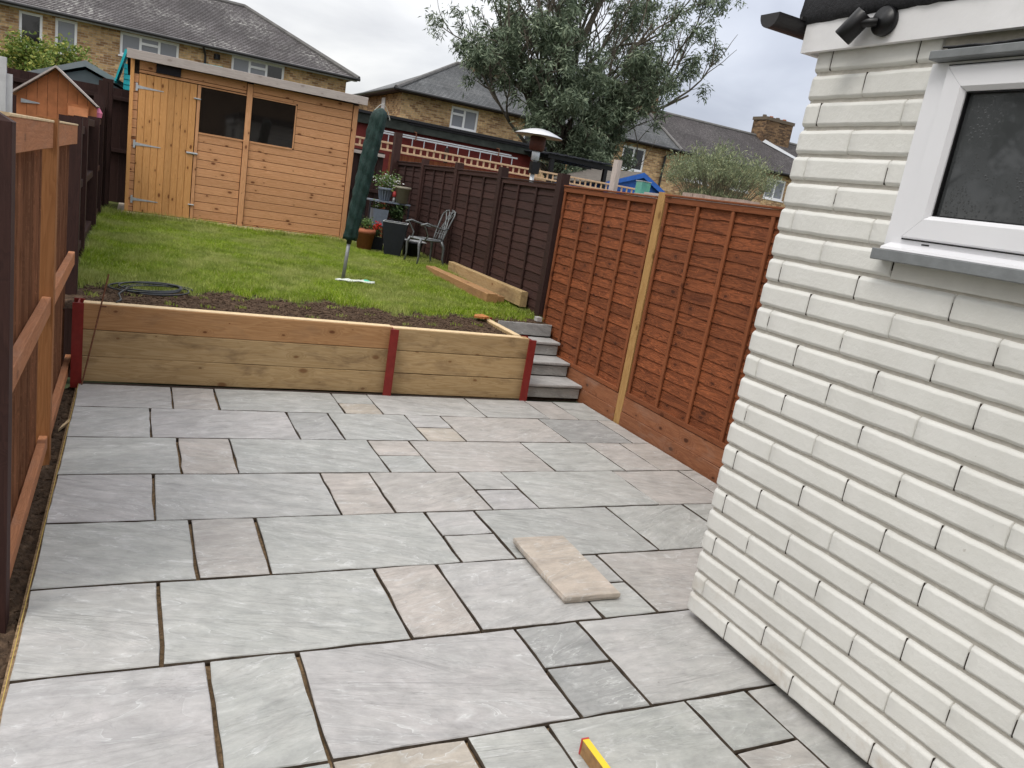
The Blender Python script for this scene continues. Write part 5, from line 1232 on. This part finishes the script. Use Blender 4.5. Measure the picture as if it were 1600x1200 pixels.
wall_y(h1, -11, 7.08, -.1, ZE, YH, M_brk, hol)
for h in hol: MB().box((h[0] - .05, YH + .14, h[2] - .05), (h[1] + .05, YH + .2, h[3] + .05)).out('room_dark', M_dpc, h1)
hwindow(h1, *hol[0], YH, 1, M_glass); hwindow(h1, *hol[1], YH, 1, M_curt); hwindow(h1, *hol[2], YH, 3, [M_curt, M_curt, M_curt], tops=(1,)); hwindow(h1, *hol[3], YH, 3, [M_curt, M_curt, M_glass], tops=(1,)); hwindow(h1, *hol[4], YH, 2, M_glass)
quad('wall', [(7.08, YH, -.1), (7.08, YH + 7.4, -.1), (7.08, YH + 7.4, ZE), (7.08, YH, ZE)], [(0, 0), (7.4, 0), (7.4, ZE), (0, ZE)], M_brk, h1)
r1 = roof_front(h1, M_til1, -11.2, 7.42, -11.2, 3.74, YH - .32, 27.5, ZE - .02, 7.10)
wmesh('hip_slope', [(7.42, YH - .32, ZE), (7.42, YH + 7.4, ZE), (3.74, 27.5, 7.10)], [(0, 1, 2)], M_til1, r1, uv=[(0, 0), (7.6, 0), (3.8, 4)])
MB().tube([(-11.2, 27.5, 7.12), (3.74, 27.5, 7.12), (7.44, YH - .34, ZE + .03)], .09, 7).out('ridge_tiles', M_lead, r1)
MB().box((-11.2, YH - .33, ZE - .09), (7.4, YH - .30, ZE + .0)).box((-11.2, YH - .30, ZE - .07), (7.4, YH, ZE - .05)).out('eaves_board', M_lgrey, r1)
MB().tube([(-11.2, YH - .40, ZE - .01), (7.48, YH - .40, ZE - .01)], .055, 8).out('gutter', M_black, h1)
MB().tube([(2.15, YH - .38, ZE - .04), (2.25, YH - .1, ZE - .3), (2.25, YH - .08, 3)], .04, 8).out('drainpipe', M_black, h1); 
MB().lathe([(.001, 0), (.10, 0), (.10, .16), (.001, .16)], (2.62, YH - .04, 4.70), 12).out('alarm_box', M_blk2, h1)
h2 = thing('brick_house', (19, YH, 0), 'long yellow brick terrace with chimneys behind the big tree', 'house')
def hx2(x): return .306 + (x - .306) * .8349
hol = [(11.26, 12.42, 4.05, 4.86), (19.35, 20.55, 3.80, 4.80), (22.85, 24.3, 3.85, 4.78), (25.5, 26.75, 3.85, 4.75), (27.75, 29.0, 3.76, 4.72), (14.5, 15.8, 3.9, 4.8), (17.0, 18.2, 3.9, 4.8)]
wall_y(h2, 9.22, 36, -.1, ZE + .02, YH, M_brk, hol)
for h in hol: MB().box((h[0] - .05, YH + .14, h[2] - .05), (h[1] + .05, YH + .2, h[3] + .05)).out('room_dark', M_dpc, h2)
for i, h in enumerate(hol): hwindow(h2, *h, YH, 2, [M_curt, M_curt] if i in (0, 4) else M_glass, tops=(0,) if i in (0, 4) else (), t=.085)
quad('wall', [(9.22, YH + 7, -.1), (9.22, YH, -.1), (9.22, YH, ZE + .02), (9.22, YH + 7, ZE + .02)], [(0, 0), (7, 0), (7, ZE), (0, ZE)], M_brk, h2)
ws = MB().box((9.19, 26.2, 4.35), (9.215, 26.7, 4.85)).out('side_window', M_frame, h2)
r2 = roof_front(h2, M_til2, 8.88, 22.2, 12.5, 22.4, YH - .32, 27.5, ZE - .0, 6.92)
r3 = roof_front(h2, M_til3, 22.2, 36.3, 22.4, 36.3, YH - .34, 27.5, ZE + .0, 6.98)
wmesh('hip_slope', [(8.88, YH + 7.4, ZE), (8.88, YH - .32, ZE), (12.5, 27.5, 6.92)], [(0, 1, 2)], M_til2, r2, uv=[(0, 0), (7.6, 0), (3.8, 4)])
MB().tube([(8.86, YH - .34, ZE + .03), (12.5, 27.5, 6.95), (22.4, 27.5, 6.95)], .09, 7).out('ridge_tiles', M_lead, r2)
MB().tube([(22.4, 27.5, 7.0), (36, 27.5, 7.0)], .09, 7).tube([(22.2, YH - .36, ZE + .04), (22.4, 27.5, 6.99)], .06, 6).out('ridge_tiles', M_lead, r3)
MB().box((8.9, YH - .33, ZE - .09), (36, YH - .30, ZE - .01)).box((8.9, YH - .3, ZE - .07), (36, YH, ZE - .05)).box((8.90, YH - .3, ZE - .09), (8.93, YH + 7, ZE - .01)).box((8.93, YH - .3, ZE - .07), (9.2, YH + 7, ZE - .05)).out('eaves_board', M_dark, r2)
MB().tube([(8.8, YH - .40, ZE - .01), (36, YH - .40, ZE - .01)], .055, 8).tube([(8.80, YH - .4, ZE - .01), (8.80, YH + 7, ZE - .01)], .055, 8).out('gutter', M_black, h2)
MB().tube([(22.0, YH - .38, ZE - .04), (21.55, YH - .1, ZE - .35), (21.5, YH - .08, 2)], .05, 8).out('drainpipe', M_black, h2)
def chimney(par, x0, x1, z0, z1, y, dpt=.95):
    V, F, U = [], [], []
    P = [(x0, y), (x1, y), (x1, y + dpt), (x0, y + dpt)]; run = 0
    for i in range(4):
        a, b_ = P[i], P[(i + 1) % 4]; l_ = math.hypot(b_[0] - a[0], b_[1] - a[1]); k = len(V); V += [(*a, z0), (*b_, z0), (*b_, z1), (*a, z1)]; F.append((k, k + 1, k + 2, k + 3)); U += [(run, z0), (run + l_, z0), (run + l_, z1), (run, z1)]; run += l_
    V += [(*p, z1) for p in P]; F.append((16, 17, 18, 19)); U += [(0, 0)] * 4
    c = wmesh('chimney', V, F, M_brkd, par, uv=U)
    MB().box((x0 - .05, y - .05, z1 - .16), (x1 + .05, y + dpt + .05, z1 + .0)).out('chimney_cap', M_brkd, c)
    for i in range(4): MB().lathe([(.11, 0), (.10, .14), (.001, .15)], (x0 + (x1 - x0) * (i + .5) / 4, y + dpt / 2, z1), 8).out('chimney_pot', M_pot_t if i % 2 else M_brkd, c)
chimney(h2, 21.2, 22.7, 6.2, 7.95, 27.0); chimney(h2, 29.45, 31.3, 6.2, 7.95, 26.9, 1.0); chimney(h2, 13.1, 14.6, 6.2, 7.75, 27.0)
MB().add([(29.35, 26.75, 6.66), (29.6, 26.85, 6.82), (31.0, 25.6, 6.08), (30.7, 25.5, 6.0)], [(0, 3, 2, 1)]).out('lead_flashing', M_lgrey, h2)

# house at the photographer's back, mirrored in the shed windows
h3 = thing('brick_house', (1, -10.5, 0), 'brick house with a white patio door behind the photographer', 'house')
MB().box((-7, -18, -.1), (8, -10.5, 5.0)).out('wall', M_brkd2, h3)
MB().box((-.5, -10.52, 0), (1.8, -10.46, 2.15)).out('patio_door', M_frame, h3)
for x in (-.4, .75): MB().box((x, -10.455, .1), (x + .95, -10.45, 2.05)).out('pane', M_glass, h3)
MB().prism([(-7.3, -10.2, 4.95), (-7.3, -14.2, 7.2), (-7.3, -18.3, 4.95)], (15.6, 0, 0)).out('roof', M_anth, h3)
